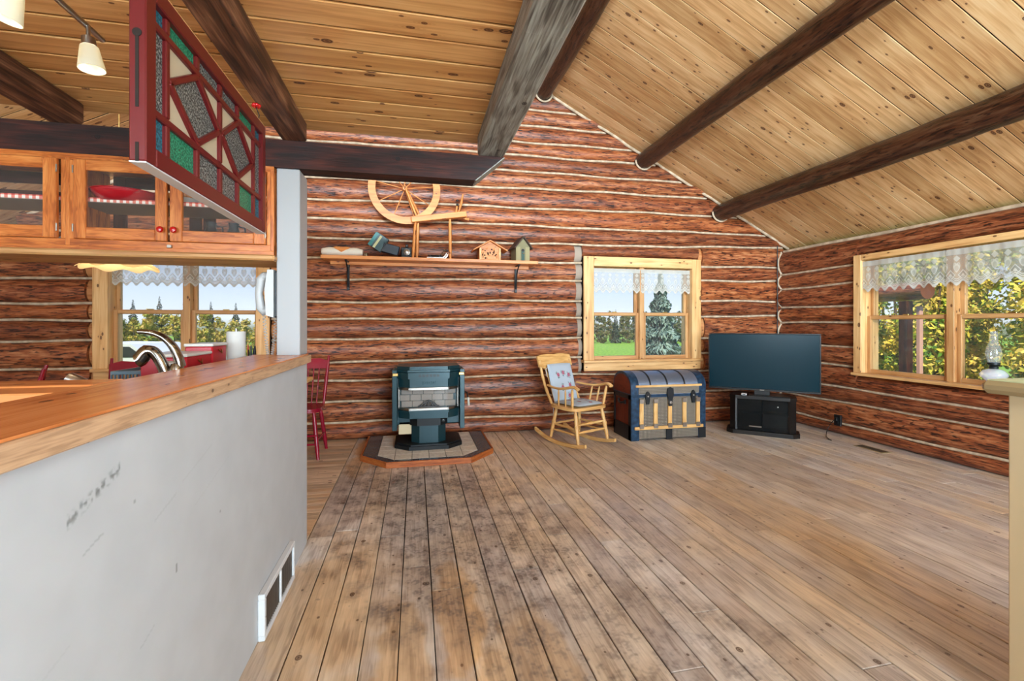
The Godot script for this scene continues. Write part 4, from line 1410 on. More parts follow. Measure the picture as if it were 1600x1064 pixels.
func build_trunk() -> void:
	var t := thing("steamer_trunk", "dome-topped antique trunk with blue corners and wooden slats", "trunk", V(2.695, 0, -4.69))
	var W := 0.89
	var D := 0.43
	var hb := 0.49
	pbox(t, "body", M.trunk_side, V(0, hb * 0.5 + 0.01, 0), V(W - 0.02, hb - 0.02, D - 0.02), 0.003, 0)
	# lid: domed profile in the yz plane
	var prof := []
	prof.append(Vector2(D * 0.5, 0.49))
	for i in 17:
		var a := PI * i / 16.0
		prof.append(Vector2(cos(a) * D * 0.5, 0.575 + sin(a) * 0.15))
	prof.append(Vector2(-D * 0.5, 0.49))
	var px := Transform3D(Basis(V(0, 0, 1), V(0, 1, 0), V(1, 0, 0)), Vector3.ZERO)
	pprism(t, "lid", M.tin_lid, prof, -W * 0.5, W * 0.5, px)
	var inner := []
	for q in prof:
		inner.append(Vector2(q.x * 0.93, 0.5 + (q.y - 0.49) * 0.86))
	for sx in [-1.0, 1.0]:
		pprism(t, "lid_end", M.trunk_side, inner, sx * W * 0.5 - 0.002, sx * (W * 0.5 + 0.004), px)
	# blue tin bands over the lid at both ends and slim iron ribs between
	for x in [-0.402, 0.402]:
		var band := []
		for q in prof:
			band.append(Vector2(q.x * 1.018, 0.49 + (q.y - 0.49) * 1.02))
		pprism(t, "lid_band", M.trunk_blue, band, x - 0.046, x + 0.046, px)
	for x in [-0.22, -0.02, 0.19]:
		var band := []
		for q in prof:
			band.append(Vector2(q.x * 1.02, 0.49 + (q.y - 0.49) * 1.025))
		pprism(t, "lid_rib", M.iron, band, x - 0.008, x + 0.008, px)
	var zf := D * 0.5
	# front: embossed panels, slats, bands
	pbox(t, "front_panel", M.embossed, V(0, 0.25, zf - 0.004), V(W - 0.16, 0.46, 0.012), 0.001, 0)
	pbox(t, "lid_front", M.embossed, V(0, 0.535, zf + 0.003), V(W - 0.17, 0.075, 0.010), 0.001, 0)
	pbox(t, "lid_slat", M.oak_light, V(0, 0.583, zf + 0.004), V(W - 0.10, 0.022, 0.022), 0.004, 0)
	pbox(t, "seam_band", M.trunk_blue, V(0, 0.478, zf + 0.003), V(W - 0.02, 0.030, 0.014), 0.002, 0)
	for sx in [-1.0, 1.0]:
		pbox(t, "corner_post", M.trunk_blue, V(sx * (W * 0.5 - 0.045), 0.245, zf - 0.002), V(0.094, 0.49, 0.018), 0.004, 1)
		pbox(t, "corner_post", M.iron, V(sx * (W * 0.5 - 0.002), 0.245, zf - 0.03), V(0.012, 0.49, 0.06), 0.003, 1)
		pbox(t, "end_band", M.iron, V(sx * (W * 0.5 - 0.002), 0.465, 0), V(0.012, 0.05, D), 0.003, 2)
		pbox(t, "end_band", M.iron, V(sx * (W * 0.5 - 0.002), 0.08, 0), V(0.012, 0.16, D), 0.003, 2)
		pbox(t, "end_band", M.iron, V(sx * (W * 0.5 - 0.002), 0.27, -D * 0.5 + 0.02), V(0.012, 0.42, 0.04), 0.003, 1)
		ptube(t, "handle", M.iron, [V(sx * (W * 0.5 + 0.006), 0.40, -0.075), V(sx * (W * 0.5 + 0.025), 0.385, -0.03), V(sx * (W * 0.5 + 0.025), 0.385, 0.03), V(sx * (W * 0.5 + 0.006), 0.40, 0.075)], [0.011], 8)
		for zz in [-0.075, 0.075]:
			pbox(t, "handle_cap", M.iron, V(sx * (W * 0.5 + 0.006), 0.40, zz), V(0.014, 0.045, 0.04), 0.004)
	pbox(t, "foot_plate", M.iron, V(0, 0.06, zf + 0.005), V(0.075, 0.115, 0.014), 0.003)
	pbox(t, "foot_plate", M.iron, V(W * 0.5 - 0.045, 0.06, zf + 0.009), V(0.088, 0.115, 0.008), 0.003)
	pbox(t, "rail_slat", M.oak_light, V(0, 0.135, zf + 0.010), V(W - 0.07, 0.034, 0.022), 0.005, 0)
	for x in [-0.33, -0.165, 0.005, 0.18, 0.345]:
		pbox(t, "slat", M.oak_light, V(x, 0.295, zf + 0.010), V(0.046, 0.29, 0.022), 0.005, 1)
		for y in [0.155, 0.425]:
			pbox(t, "slat_clip", M.nickel, V(x, y, zf + 0.018), V(0.052, 0.05, 0.014), 0.004)
	for x in [-0.26, 0.285]:
		pprism(t, "latch", M.iron, [Vector2(-0.024, -0.02), Vector2(-0.014, -0.075), Vector2(0.014, -0.075), Vector2(0.024, -0.02), Vector2(0.030, 0.02), Vector2(0.018, 0.05), Vector2(0.0, 0.066), Vector2(-0.018, 0.05), Vector2(-0.030, 0.02)], 0.0, 0.014, Transform3D(Basis(), V(x, 0.465, zf + 0.010)))
		plathe(t, "rivet", M.nickel, [Vector2(0, 0.008), Vector2(0.007, 0.005), Vector2(0.008, 0.0)], V(x, 0.475, zf + 0.024), 10, Basis(V(1, 0, 0), V(0, 0, 1), V(0, -1, 0)))
	pprism(t, "hasp", M.iron, [Vector2(-0.022, -0.11), Vector2(0.022, -0.11), Vector2(0.026, -0.03), Vector2(0.040, 0.02), Vector2(0.034, 0.075), Vector2(0.0, 0.095), Vector2(-0.034, 0.075), Vector2(-0.040, 0.02), Vector2(-0.026, -0.03)], 0.0, 0.018, Transform3D(Basis(), V(0.005, 0.475, zf + 0.010)))
	plathe(t, "lock", M.nickel, [Vector2(0, 0.01), Vector2(0.016, 0.008), Vector2(0.018, 0.0)], V(0.005, 0.405, zf + 0.028), 14, Basis(V(1, 0, 0), V(0, 0, 1), V(0, -1, 0)))

func build_tv() -> void:
	var turn := deg_to_rad(-41.0)
	var s := thing("tv_stand", "black corner television stand with smoked glass doors", "tv stand", V(3.955, 0, -4.575), turn)
	s.scale = Vector3(0.90, 1.0, 0.90)
	var plan := [Vector2(-0.37, -0.19), Vector2(-0.30, -0.25), Vector2(0.30, -0.25), Vector2(0.37, -0.19), Vector2(0.37, -0.02), Vector2(0.24, 0.20), Vector2(-0.24, 0.20), Vector2(-0.37, -0.02)]
	var lay := Transform3D(Basis(V(1, 0, 0), V(0, 0, -1), V(0, 1, 0)), Vector3.ZERO)
	var big := []
	for q in plan:
		big.append(q * Vector2(1.09, 1.12))
	pprism(s, "plinth", M.black_ash, big, 0.0, 0.045, lay)
	var small := []
	for q in plan:
		small.append(q * Vector2(0.97, 0.96))
	pprism(s, "back", M.black_ash, [Vector2(-0.34, -0.02), Vector2(0.34, -0.02), Vector2(0.23, 0.19), Vector2(-0.23, 0.19)], 0.045, 0.40, lay)
	pprism(s, "shelf", M.black_ash, small, 0.225, 0.24, lay)
	pprism(s, "top", M.black_ash, plan, 0.40, 0.435, lay)
	for sx in [-1.0, 1.0]:
		var side := [Vector2(sx * 0.365, -0.185), Vector2(sx * 0.30, -0.245), Vector2(sx * 0.275, -0.235), Vector2(sx * 0.335, -0.17), Vector2(sx * 0.335, -0.02), Vector2(sx * 0.365, -0.02)]
		pprism(s, "side", M.black_ash, side, 0.045, 0.40, lay)
		var d := pbox(s, "door", M.smoked, V(sx * 0.139, 0.2225, 0.246), V(0.272, 0.345, 0.006), 0.001)
		if sx < 0.0:
			pbox(d, "handle", M.nickel, V(sx * 0.075, 0.095, 0.252), V(0.14, 0.012, 0.010), 0.002)
		else:
			plathe(d, "lock", M.nickel, [Vector2(0, 0.006), Vector2(0.007, 0.004), Vector2(0.007, 0.0)], V(0.17, 0.33, 0.249), 10, Basis(V(1, 0, 0), V(0, 0, 1), V(0, -1, 0)))
	var t := thing("television", "large flat television standing across the corner", "television", V(3.865, 0.435, -4.475), turn)
	var W := 1.12
	var H := 0.655
	var y0 := 0.055
	pbox(t, "back_shell", M.tv_plastic, V(0, y0 + H * 0.5, -0.02), V(W - 0.02, H - 0.02, 0.04), 0.008)
	pbox(t, "screen", M.screen, V(0, y0 + H * 0.5 + 0.004, 0.0045), V(W - 0.024, H - 0.036, 0.007), 0.0)
	pbox(t, "bezel", M.tv_plastic, V(0, y0 + H - 0.005, 0.004), V(W, 0.010, 0.014), 0.002)
	pbox(t, "bezel", M.tv_plastic, V(0, y0 + 0.010, 0.004), V(W, 0.020, 0.014), 0.002)
	for sx in [-1.0, 1.0]:
		pbox(t, "bezel", M.tv_plastic, V(sx * (W * 0.5 - 0.005), y0 + H * 0.5, 0.004), V(0.010, H - 0.03, 0.014), 0.002)
	pbox(t, "badge", M.nickel, V(0, y0 + 0.010, 0.0116), V(0.045, 0.008, 0.002), 0.0)
	pbox(t, "neck", M.tv_plastic, V(0, 0.04, -0.02), V(0.16, 0.07, 0.03), 0.004)
	pbox(t, "foot", M.tv_plastic, V(0.07, 0.006, 0.0), V(0.40, 0.012, 0.20), 0.005)
	var dev := thing("media_box", "small white plastic box on the stand under the television", "device", V(3.69, 0.4355, -4.548), turn)
	pbox(dev, "case", M.white, V(0, 0.012, 0), V(0.055, 0.022, 0.05), 0.005)
	pbox(dev, "lens", M.black, V(0, 0.012, 0.0255), V(0.03, 0.010, 0.002), 0.0)
	# outlet and cable on the side wall, low behind the stand
	var o := thing("wall_outlet", "dark outlet box low on the log wall behind the television", "outlet", V(XR - 0.12, 0.10, -4.23), -PI / 2)
	pbox(o, "plate", M.black, V(0, 0.07, 0.012), V(0.085, 0.125, 0.025), 0.004)
	pbox(o, "plug", M.tv_plastic, V(0, 0.085, 0.034), V(0.03, 0.04, 0.03), 0.004)
	pbox(o, "socket", M.tv_plastic, V(0, 0.045, 0.027), V(0.032, 0.03, 0.006), 0.002)
	var pts := []
	for i in 24:
		var f := i / 23.0
		pts.append(V(4.60 - 0.26 * f + 0.05 * sin(f * 7.0), maxf(0.006, 0.185 * (1.0 - f * 2.6)), -4.23 - 0.10 * sin(f * 6.0) + 0.1 * f))
	var cb := MB.new()
	cb.tube(pts, [0.004], 6)
	one(cb, "power_cord", M.black, "thin black cord trailing on the floor by the television stand", "cord")
	# corner cable running up the wall
	var cc := MB.new()
	cc.tube([V(4.655, 0.7, ZB + 0.112), V(4.65, 1.4, ZB + 0.114), V(4.652, 2.28, ZB + 0.112)], [0.006], 6)
	one(cc, "corner_cable", M.black, "thin dark cable running up the log wall in the corner", "cable")
	var v := thing("floor_register", "brown metal floor register set in the planks by the side wall", "vent", V(4.47, 0.0, -3.70))
	pbox(v, "frame", M.khaki, V(0, 0.002, 0), V(0.12, 0.004, 0.30), 0.001)
	for i in 14:
		pbox(v, "slot", M.black, V(0, 0.0045, -0.127 + i * 0.0195), V(0.085, 0.002, 0.012), 0.0)

func build_shelf() -> void:
	var Y := 1.952
	var t := thing("wall_shelf", "long pine wall shelf on two black iron brackets", "shelf", V(0.2, Y, ZB + 0.11))
	pbox(t, "board", M.shelf, V(0, -0.018, 0.115), V(2.27, 0.036, 0.25), 0.004, 0)
	pbox(t, "cleat", M.shelf, V(0, -0.052, 0.014), V(2.16, 0.034, 0.028), 0.003, 0)
	for x in [-0.90, 0.93]:
		var b := pbox(t, "bracket", M.iron, V(x, -0.19, 0.006), V(0.028, 0.30, 0.010), 0.002, 1)
		pbox(b, "arm", M.iron, V(x, -0.042, 0.10), V(0.022, 0.010, 0.19), 0.002, 2)
		var pts := []
		for i in 14:
			var f := i / 13.0
			pts.append(V(x, -0.30 + 0.255 * f, 0.012 + 0.17 * f * f + 0.02 * sin(f * PI * 2.0)))
		ptube(b, "scroll", M.iron, pts, [0.007], 8)
		for y in [-0.08, -0.31]:
			plathe(b, "screw", M.nickel, [Vector2(0, 0.004), Vector2(0.006, 0.0)], V(x, y, 0.012), 8, Basis(V(1, 0, 0), V(0, 0, 1), V(0, -1, 0)))
	var zs := ZB + 0.11
	# spinning wheel
	var w := thing("spinning_wheel", "wooden spinning wheel standing on the wall shelf", "spinning wheel", V(0.15, Y, zs + 0.14), deg_to_rad(4))
	var m: Material = M.spin
	var bench_c := V(0.10, 0.455, 0.0)
	var tiltb := Basis(V(0, 0, 1), deg_to_rad(9.5))
	pbox(w, "bench", m, bench_c, V(0.60, 0.062, 0.10), 0.005, 0, tiltb)
	for q in [[-0.15, 0.40, 0.03, -0.03], [-0.12, 0.40, -0.06, -0.01], [0.22, 0.46, 0.0, 0.0]]:
		var tt := turned(V(q[0] + q[3], 0.0, q[2] + (0.02 if q[2] >= 0 else -0.02)), V(q[0], q[1], q[2] * 0.5), 0.017, 2)
		ptube(w, "leg", m, tt[0], tt[1], 9)
	var hub := V(-0.26, 0.737, -0.01)
	for z in [-0.055, 0.055]:
		var tt := turned(V(-0.14 + (0.05 if z < 0 else 0.0), 0.44, z * 0.7), hub + V(0.015 if z < 0 else -0.01, 0.03, z), 0.013, 2)
		ptube(w, "upright", m, tt[0], tt[1], 8)
	# rim of four felloes, hub, spokes, axle
	for k in 4:
		var poly := []
		for i in 13:
			var a := TAU * k / 4.0 + TAU / 4.0 * i / 12.0 + 0.3
			poly.append(Vector2(cos(a), sin(a)) * 0.375)
		for i in 13:
			var a := TAU * k / 4.0 + TAU / 4.0 * (12 - i) / 12.0 + 0.3
			poly.append(Vector2(cos(a), sin(a)) * 0.300)
		pprism(w, "rim", m, poly, -0.014, 0.014, Transform3D(Basis(), hub))
	plathe(w, "hub", m, [Vector2(0, 0.045), Vector2(0.024, 0.042), Vector2(0.030, 0.0), Vector2(0.024, -0.042), Vector2(0, -0.045)], hub, 14, Basis(V(1, 0, 0), V(0, 0, 1), V(0, -1, 0)))
	ptube(w, "axle", M.iron, [hub + V(0, 0, -0.075), hub + V(0, 0, 0.075)], [0.006], 8)
	for i in 9:
		var a := TAU * i / 9.0 + 0.15
		var tt := turned(hub + V(cos(a), sin(a), 0) * 0.025, hub + V(cos(a), sin(a), 0) * 0.305, 0.0055, 1)
		ptube(w, "spoke", m, tt[0], tt[1], 6)
	# mother-of-all with flyer posts
	ptube(w, "maiden", m, [V(0.31, 0.51, -0.01), V(0.345, 0.63, -0.01), V(0.365, 0.73, -0.01)], [0.012, 0.015, 0.009], 8)
	ptube(w, "maiden", m, [V(0.28, 0.50, 0.04), V(0.29, 0.58, 0.04)], [0.012, 0.008], 8)
	ptube(w, "tension_screw", m, [V(0.38, 0.46, 0.0), V(0.43, 0.455, 0.0)], [0.012, 0.016], 8)
	for i in 3:
		plathe(w, "bobbin", M.iron, [Vector2(0, -0.01), Vector2(0.014, -0.008), Vector2(0.014, 0.008), Vector2(0, 0.01)], V(0.30, 0.56 + i * 0.045, 0.01), 10)
	# two birdhouses
	birdhouse(V(0.80, Y, zs + 0.12), 0.0, "low pine birdhouse with a carved floral front on the shelf", 0)
	birdhouse(V(1.16, Y, zs + 0.11), deg_to_rad(8), "narrow grey birdhouse with a keyhole door at the shelf end", 1)
	# cloth bundle
	var l := thing("cloth_bundle", "white padded cloth bundle with a tan heart patch on the shelf end", "bundle", V(-0.74, Y, zs + 0.13))
	var mb := MB.new()
	var p := PackedVector3Array()
	var uv := PackedVector2Array()
	for i in 24:
		var a := PI * i / 23.0
		for j in 19:
			var b := TAU * j / 18.0
			var r := pow(sin(a), 0.32)
			p.append(V(-cos(a) * 0.205, 0.048 + 0.048 * r * sin(b) * (1.0 + 0.06 * sin(a * 9.0)), 0.075 * r * cos(b)))
			uv.append(Vector2(i * 0.02, j * 0.02))
	mb.sheet(p, 24, 19, uv, -1.0, true)
	part(mb, "padding", mat(Color8(236, 232, 218), 0.9), l)
	pprism(l, "heart_patch", M.shelf, [Vector2(-0.085, 0.03), Vector2(0.0, -0.022), Vector2(0.085, 0.03), Vector2(0.05, 0.040), Vector2(0.0, 0.032), Vector2(-0.05, 0.040)], 0.0, 0.006, Transform3D(Basis(V(1, 0, 0), -0.35), V(0, 0.056, 0.070)))
	ptube(l, "handle", M.iron, [V(-0.07, 0.09, 0.0), V(-0.04, 0.115, 0.0), V(0.03, 0.115, 0.0), V(0.07, 0.09, 0.0)], [0.006], 6)
	# leaning teal case
	var c := thing("teal_case", "teal and black flat case leaning open on the shelf", "case", V(-0.33, Y + 0.006, zs + 0.13))
	var bt := Basis(V(0, 0, 1), deg_to_rad(-34))
	c.basis = Basis()
	pbox(c, "lid", mat(Color8(20, 62, 70), 0.35), V(-0.045, 0.155, 0.01), V(0.15, 0.165, 0.03), 0.004, -1, bt)
	pbox(c, "label_strip", mat(Color8(196, 196, 150), 0.6), V(-0.060, 0.158, 0.0265), V(0.024, 0.145, 0.003), 0.0, -1, bt)
	pbox(c, "band", mat(Color8(44, 124, 126), 0.4), V(-0.100, 0.185, 0.0265), V(0.036, 0.155, 0.003), 0.0, -1, bt)
	pbox(c, "body", mat(Color8(14, 30, 46), 0.4), V(0.075, 0.085, 0.0), V(0.17, 0.10, 0.06), 0.006, -1, Basis(V(0, 0, 1), deg_to_rad(-14)))
	pbox(c, "strap", M.iron, V(0.015, 0.12, 0.028), V(0.012, 0.15, 0.006), 0.001, -1, bt)
	# folding camera
	var k := thing("old_camera", "old black folding camera beside the teal case", "camera", V(-0.09, Y, zs + 0.14))
	pbox(k, "body", M.black, V(0, 0.06, -0.03), V(0.12, 0.12, 0.04), 0.008)
	pprism(k, "bellows", M.iron, [Vector2(-0.04, 0.025), Vector2(0.04, 0.025), Vector2(0.04, 0.095), Vector2(-0.04, 0.095)], -0.012, 0.03)
	plathe(k, "lens", M.nickel, [Vector2(0, 0.016), Vector2(0.016, 0.016), Vector2(0.024, 0.010), Vector2(0.032, 0.008), Vector2(0.034, 0.0)], V(0, 0.06, 0.03), 18, Basis(V(1, 0, 0), V(0, 0, 1), V(0, -1, 0)))
	pbox(k, "bed", M.black, V(0, 0.010, 0.02), V(0.09, 0.014, 0.07), 0.003)
	pbox(k, "finder", M.black, V(0.0, 0.135, -0.02), V(0.03, 0.03, 0.03), 0.004)
	# strap-on skates between the wheel's legs
	for i in 2:
		var s := thing("antique_skate", ["old metal strap-on skate lying on the shelf between the wheel legs", "second metal skate with upturned toe lying behind the first on the shelf"][i], "skate", V(0.235 + i * 0.02, Y, zs + 0.175 - i * 0.075), deg_to_rad(-3 + i * 4), "antique skates")
		var bl := []
		for q in 14:
			var f := q / 13.0
			bl.append(Vector2(-0.115 + 0.21 * f, 0.003 + 0.045 * pow(maxf(0.0, f - 0.75) / 0.25, 2.0)))
		for q in 14:
			var f := 1.0 - q / 13.0
			bl.append(Vector2(-0.115 + 0.21 * f, 0.018 + 0.05 * pow(maxf(0.0, f - 0.75) / 0.25, 2.0)))
		pprism(s, "blade", M.nickel, bl, -0.003, 0.003)
		pbox(s, "sole_plate", M.iron, V(-0.03, 0.036, 0), V(0.15, 0.006, 0.05), 0.002)
		for x in [-0.08, 0.02]:
			pbox(s, "stanchion", M.iron, V(x, 0.026, 0), V(0.014, 0.018, 0.03), 0.002)
		ptube(s, "clamp", M.chrome, [V(0.03, 0.04, 0.02), V(0.05, 0.065, 0.01), V(0.07, 0.085 + i * 0.012, 0.0)], [0.005], 6)
		plathe(s, "key_ring", M.chrome, [Vector2(0.010, -0.003), Vector2(0.014, 0.0), Vector2(0.010, 0.003)], V(0.075, 0.094 + i * 0.012, 0.0), 12, Basis(V(1, 0, 0), V(0, 0, 1), V(0, -1, 0)))
	var n := thing("tin_cup", "tiny silver tin beside the cloth bundle on the shelf", "tin", V(-0.50, Y, zs + 0.17))
	plathe(n, "can", M.chrome, [Vector2(0, 0), Vector2(0.020, 0), Vector2(0.020, 0.04), Vector2(0.018, 0.042), Vector2(0, 0.042)], Vector3.ZERO, 14)
	plathe(n, "rim", M.nickel, [Vector2(0.019, 0.038), Vector2(0.022, 0.040), Vector2(0.019, 0.043)], Vector3.ZERO, 14)

func birdhouse(at: Vector3, turn: float, label: String, kind: int) -> void:
	var t := thing("birdhouse", label, "birdhouse", at, turn, "birdhouses on the shelf")
	var w := 0.23 if kind == 0 else 0.165
	var d := 0.16
	var h := 0.135 if kind == 0 else 0.16
	var pk := h + (0.065 if kind == 0 else 0.10)
	var m: Material = M.spin if kind == 0 else mat(Color8(132, 124, 92), 0.8)
	pprism(t, "body", m, [Vector2(-w * 0.5, 0), Vector2(w * 0.5, 0), Vector2(w * 0.5, h), Vector2(0, pk), Vector2(-w * 0.5, h)], -d * 0.5, d * 0.5)
	var over := 0.07 if kind == 0 else 0.025
	for sx in [-1.0, 1.0]:
		var sl := atan2(pk - h, w * 0.5)
		var ln := (w * 0.5 + over) / cos(sl) + 0.008
		var B := Basis(V(0, 0, 1), -sx * sl)
		var c := V(sx * (w * 0.5 + over) * 0.5, pk - (w * 0.5 + over) * 0.5 * tan(sl) + 0.009, 0.012)
		pbox(t, "roof_board", M.spin if kind == 0 else mat(Color8(70, 52, 42), 0.8), c, V(ln, 0.014, d + 0.05), 0.003, 2, B)
	if kind == 0:
		var r := RandomNumberGenerator.new()
		r.seed = 12
		for i in 26:
			var x := r.randf_range(-0.085, 0.085)
			var y := r.randf_range(0.012, 0.125)
			var dark := r.randf() < 0.55
			var f := MB.new()
			f.ball(V(x, y, d * 0.5 + 0.001), V(r.randf_range(0.007, 0.014), r.randf_range(0.005, 0.010), 0.006), 5, 8, Basis(V(0, 0, 1), r.randf() * 3.0))
			part(f, "carving", M.beam_dark if dark else M.shelf, t)
		for sx in [-1.0, 1.0]:
			pbox(t, "corner_post", M.oak_light, V(sx * 0.108, 0.066, d * 0.5 + 0.004), V(0.022, 0.13, 0.012), 0.003, 1)
	else:
		plathe(t, "entrance", M.black, [Vector2(0, 0.003), Vector2(0.019, 0.003), Vector2(0.019, 0)], V(0, 0.118, d * 0.5), 16, Basis(V(1, 0, 0), V(0, 0, 1), V(0, -1, 0)))
		pbox(t, "door_strip", mat(Color8(66, 92, 86), 0.8), V(0, 0.055, d * 0.5 + 0.002), V(0.036, 0.105, 0.004), 0.001)
		ptube(t, "perch", M.spin, [V(0, 0.085, d * 0.5), V(0, 0.085, d * 0.5 + 0.03)], [0.004], 6)
		for i in 3:
			pbox(t, "siding", mat(Color8(156, 146, 108), 0.8), V(-0.055 + i * 0.055, 0.08, d * 0.5 + 0.001), V(0.048 if i != 1 else 0.0001, 0.155, 0.003), 0.0005)

# ---------------------------------------------------------------- kitchen and dining corner
func cab_door(parent: Node, x0: float, x1: float, y0: float, y1: float, z: float, sw: float, knob_x: float, hinge_x: float) -> void:
	var mb := MB.new()
	mb.box(V(x0 + sw * 0.5, (y0 + y1) * 0.5, z), V(sw, y1 - y0, 0.02), 0.003, 1, ruv())
	mb.box(V(x1 - sw * 0.5, (y0 + y1) * 0.5, z), V(sw, y1 - y0, 0.02), 0.003, 1, ruv())
	mb.box(V((x0 + x1) * 0.5, y0 + 0.028, z), V(x1 - x0 - sw * 2, 0.056, 0.0195), 0.003, 0, ruv())
	mb.box(V((x0 + x1) * 0.5, y1 - 0.026, z), V(x1 - x0 - sw * 2, 0.052, 0.0195), 0.003, 0, ruv())
	var d := part(mb, "door", M.oak, parent)
	pbox(d, "pane", M.pane, V((x0 + x1) * 0.5, (y0 + y1) * 0.5, z), V(x1 - x0 - sw * 2 + 0.01, y1 - y0 - 0.10, 0.003), 0.0)
	if knob_x != 0.0:
		var k := MB.new()
		k.lathe([Vector2(0, 0.026), Vector2(0.012, 0.024), Vector2(0.016, 0.016), Vector2(0.012, 0.008), Vector2(0.006, 0.005), Vector2(0.006, 0)], 16, Transform3D(Basis(V(1, 0, 0), V(0, 0, 1), V(0, -1, 0)), V(knob_x, y0 + 0.055, z + 0.010)))
		part(k, "knob", M.red_knob, d)
	for y in [y0 + 0.05, y1 - 0.05]:
		ptube(d, "hinge", M.nickel, [V(hinge_x, y - 0.018, z + 0.010), V(hinge_x, y + 0.018, z + 0.010)], [0.004], 6)

func build_upper_cabinet() -> void:
	M.red_knob = mat(Color8(196, 24, 24), 0.2)
	var t := thing("upper_cabinet", "orange oak glass-fronted cabinet hanging under the dark cross beam", "cabinet")
	var zf := -2.59
	var x0 := -2.32
	var x1 := -0.725
	var y0 := 1.612
	var y1 := 2.077
	# carcass
	pbox(t, "bottom", M.oak, V((x0 + x1) * 0.5, y0 + 0.010, -2.74), V(x1 - x0, 0.020, 0.30), 0.002, 0)
	pbox(t, "top", M.oak, V((x0 + x1) * 0.5, y1 - 0.009, -2.74), V(x1 - x0, 0.018, 0.30), 0.002, 0)
	for x in [x0 + 0.009, -1.642, x1 - 0.009]:
		pbox(t, "side", M.oak, V(x, (y0 + y1) * 0.5, -2.74), V(0.018, y1 - y0 - 0.04, 0.30), 0.002, 1)
	pbox(t, "base_board", M.sash, V((x0 + x1) * 0.5, 1.596, -2.735), V(x1 - x0 + 0.016, 0.030, 0.345), 0.008, 0)
	pbox(t, "shelf", M.weathered, V((x0 + x1) * 0.5, 1.856, -2.745), V(x1 - x0 - 0.04, 0.014, 0.27), 0.001, 0)
	pbox(t, "shelf_edging", M.gingham, V((x0 + x1) * 0.5, 1.861, -2.606), V(x1 - x0 - 0.04, 0.020, 0.004), 0.0, 0)
	# face frame
	pbox(t, "face_rail", M.oak, V((x0 + x1) * 0.5, 2.0615, zf - 0.012), V(x1 - x0, 0.031, 0.02), 0.002, 0)
	pbox(t, "face_rail", M.oak, V((x0 + x1) * 0.5, 1.639, zf - 0.012), V(x1 - x0, 0.05, 0.02), 0.002, 0)
	for x in [-1.642, x1 - 0.018, x0 + 0.018]:
		pbox(t, "face_stile", M.oak, V(x, 1.855, zf - 0.012), V(0.058 if x == -1.642 else 0.036, 0.382, 0.0198), 0.002, 1)
	cab_door(t, -1.608, -1.212, 1.664, 2.046, zf + 0.008, 0.052, -1.235, -1.609)
	cab_door(t, -1.200, -0.762, 1.664, 2.046, zf + 0.008, 0.056, -1.176, -0.762)
	cab_door(t, -2.28, -1.676, 1.664, 2.046, zf + 0.008, 0.056, 0.0, -1.675)
	# the dining-room side has doors of its own, dark stained
	for q in [[-2.30, -1.66], [-1.62, -1.19], [-1.18, -0.745]]:
		var mb := MB.new()
		var sw := 0.06
		mb.box(V(q[0] + sw * 0.5, 1.845, -2.90), V(sw, 0.43, 0.02), 0.002, 1, ruv())
		mb.box(V(q[1] - sw * 0.5, 1.845, -2.90), V(sw, 0.43, 0.02), 0.002, 1, ruv())
		for y in [1.66, 1.93, 2.03]:
			mb.box(V((q[0] + q[1]) * 0.5, y, -2.90), V(q[1] - q[0] - sw * 2, 0.06, 0.0195), 0.002, 0, ruv())
		var d := part(mb, "back_door", M.beam_dark, t)
		pbox(d, "pane", M.pane, V((q[0] + q[1]) * 0.5, 1.845, -2.90), V(q[1] - q[0] - 0.10, 0.36, 0.003), 0.0)
	pbox(t, "catch", M.nickel, V(-1.206, 1.640, zf + 0.004), V(0.022, 0.016, 0.012), 0.002)
	# dishes behind the glass
	var rp := thing("pie_dish", "red pie dish on the gingham-edged cabinet shelf", "dish", V(-1.44, 1.8635, -2.69))
	plathe(rp, "dish", M.red_tin, [Vector2(0, 0.006), Vector2(0.105, 0.006), Vector2(0.142, 0.050), Vector2(0.146, 0.052), Vector2(0.146, 0.047), Vector2(0.110, 0.0), Vector2(0, 0)], Vector3.ZERO, 32)
	plathe(rp, "rim", M.red_tin, [Vector2(0.141, 0.048), Vector2(0.152, 0.050), Vector2(0.152, 0.053), Vector2(0.141, 0.053)], Vector3.ZERO, 32)
	var bw := thing("mixing_bowl", "cream mixing bowl with a tan band on the cabinet shelf", "bowl", V(-1.215, 1.8635, -2.79))
	plathe(bw, "bowl", M.plate_white, [Vector2(0, 0), Vector2(0.035, 0), Vector2(0.055, 0.02), Vector2(0.078, 0.065), Vector2(0.072, 0.065), Vector2(0.045, 0.02), Vector2(0, 0.012)], Vector3.ZERO, 28)
	plathe(bw, "rim_band", M.shelf, [Vector2(0.0775, 0.060), Vector2(0.084, 0.066), Vector2(0.084, 0.080), Vector2(0.076, 0.080), Vector2(0.073, 0.060)], Vector3.ZERO, 28)
	for i in 2:
		var pl := thing("dinner_plate", ["stacked white bowl on the bottom of the left cabinet bay", "white bowl beside another on the cabinet floor"][i], "bowl", V(-1.90 + i * 0.15, 1.622, -2.72), 0.0, "white bowls in the cabinet")
		plathe(pl, "bowl", M.plate_white, [Vector2(0, 0), Vector2(0.03, 0), Vector2(0.06, 0.025), Vector2(0.078, 0.06), Vector2(0.074, 0.06), Vector2(0.05, 0.028), Vector2(0, 0.01)], Vector3.ZERO, 24)
		plathe(pl, "foot", M.plate_white, [Vector2(0.028, 0.0), Vector2(0.034, 0.0), Vector2(0.034, 0.006)], Vector3.ZERO, 20)
	var cup := thing("tea_cup", "small pale cup lying in the middle cabinet bay", "cup", V(-1.34, 1.622, -2.70))
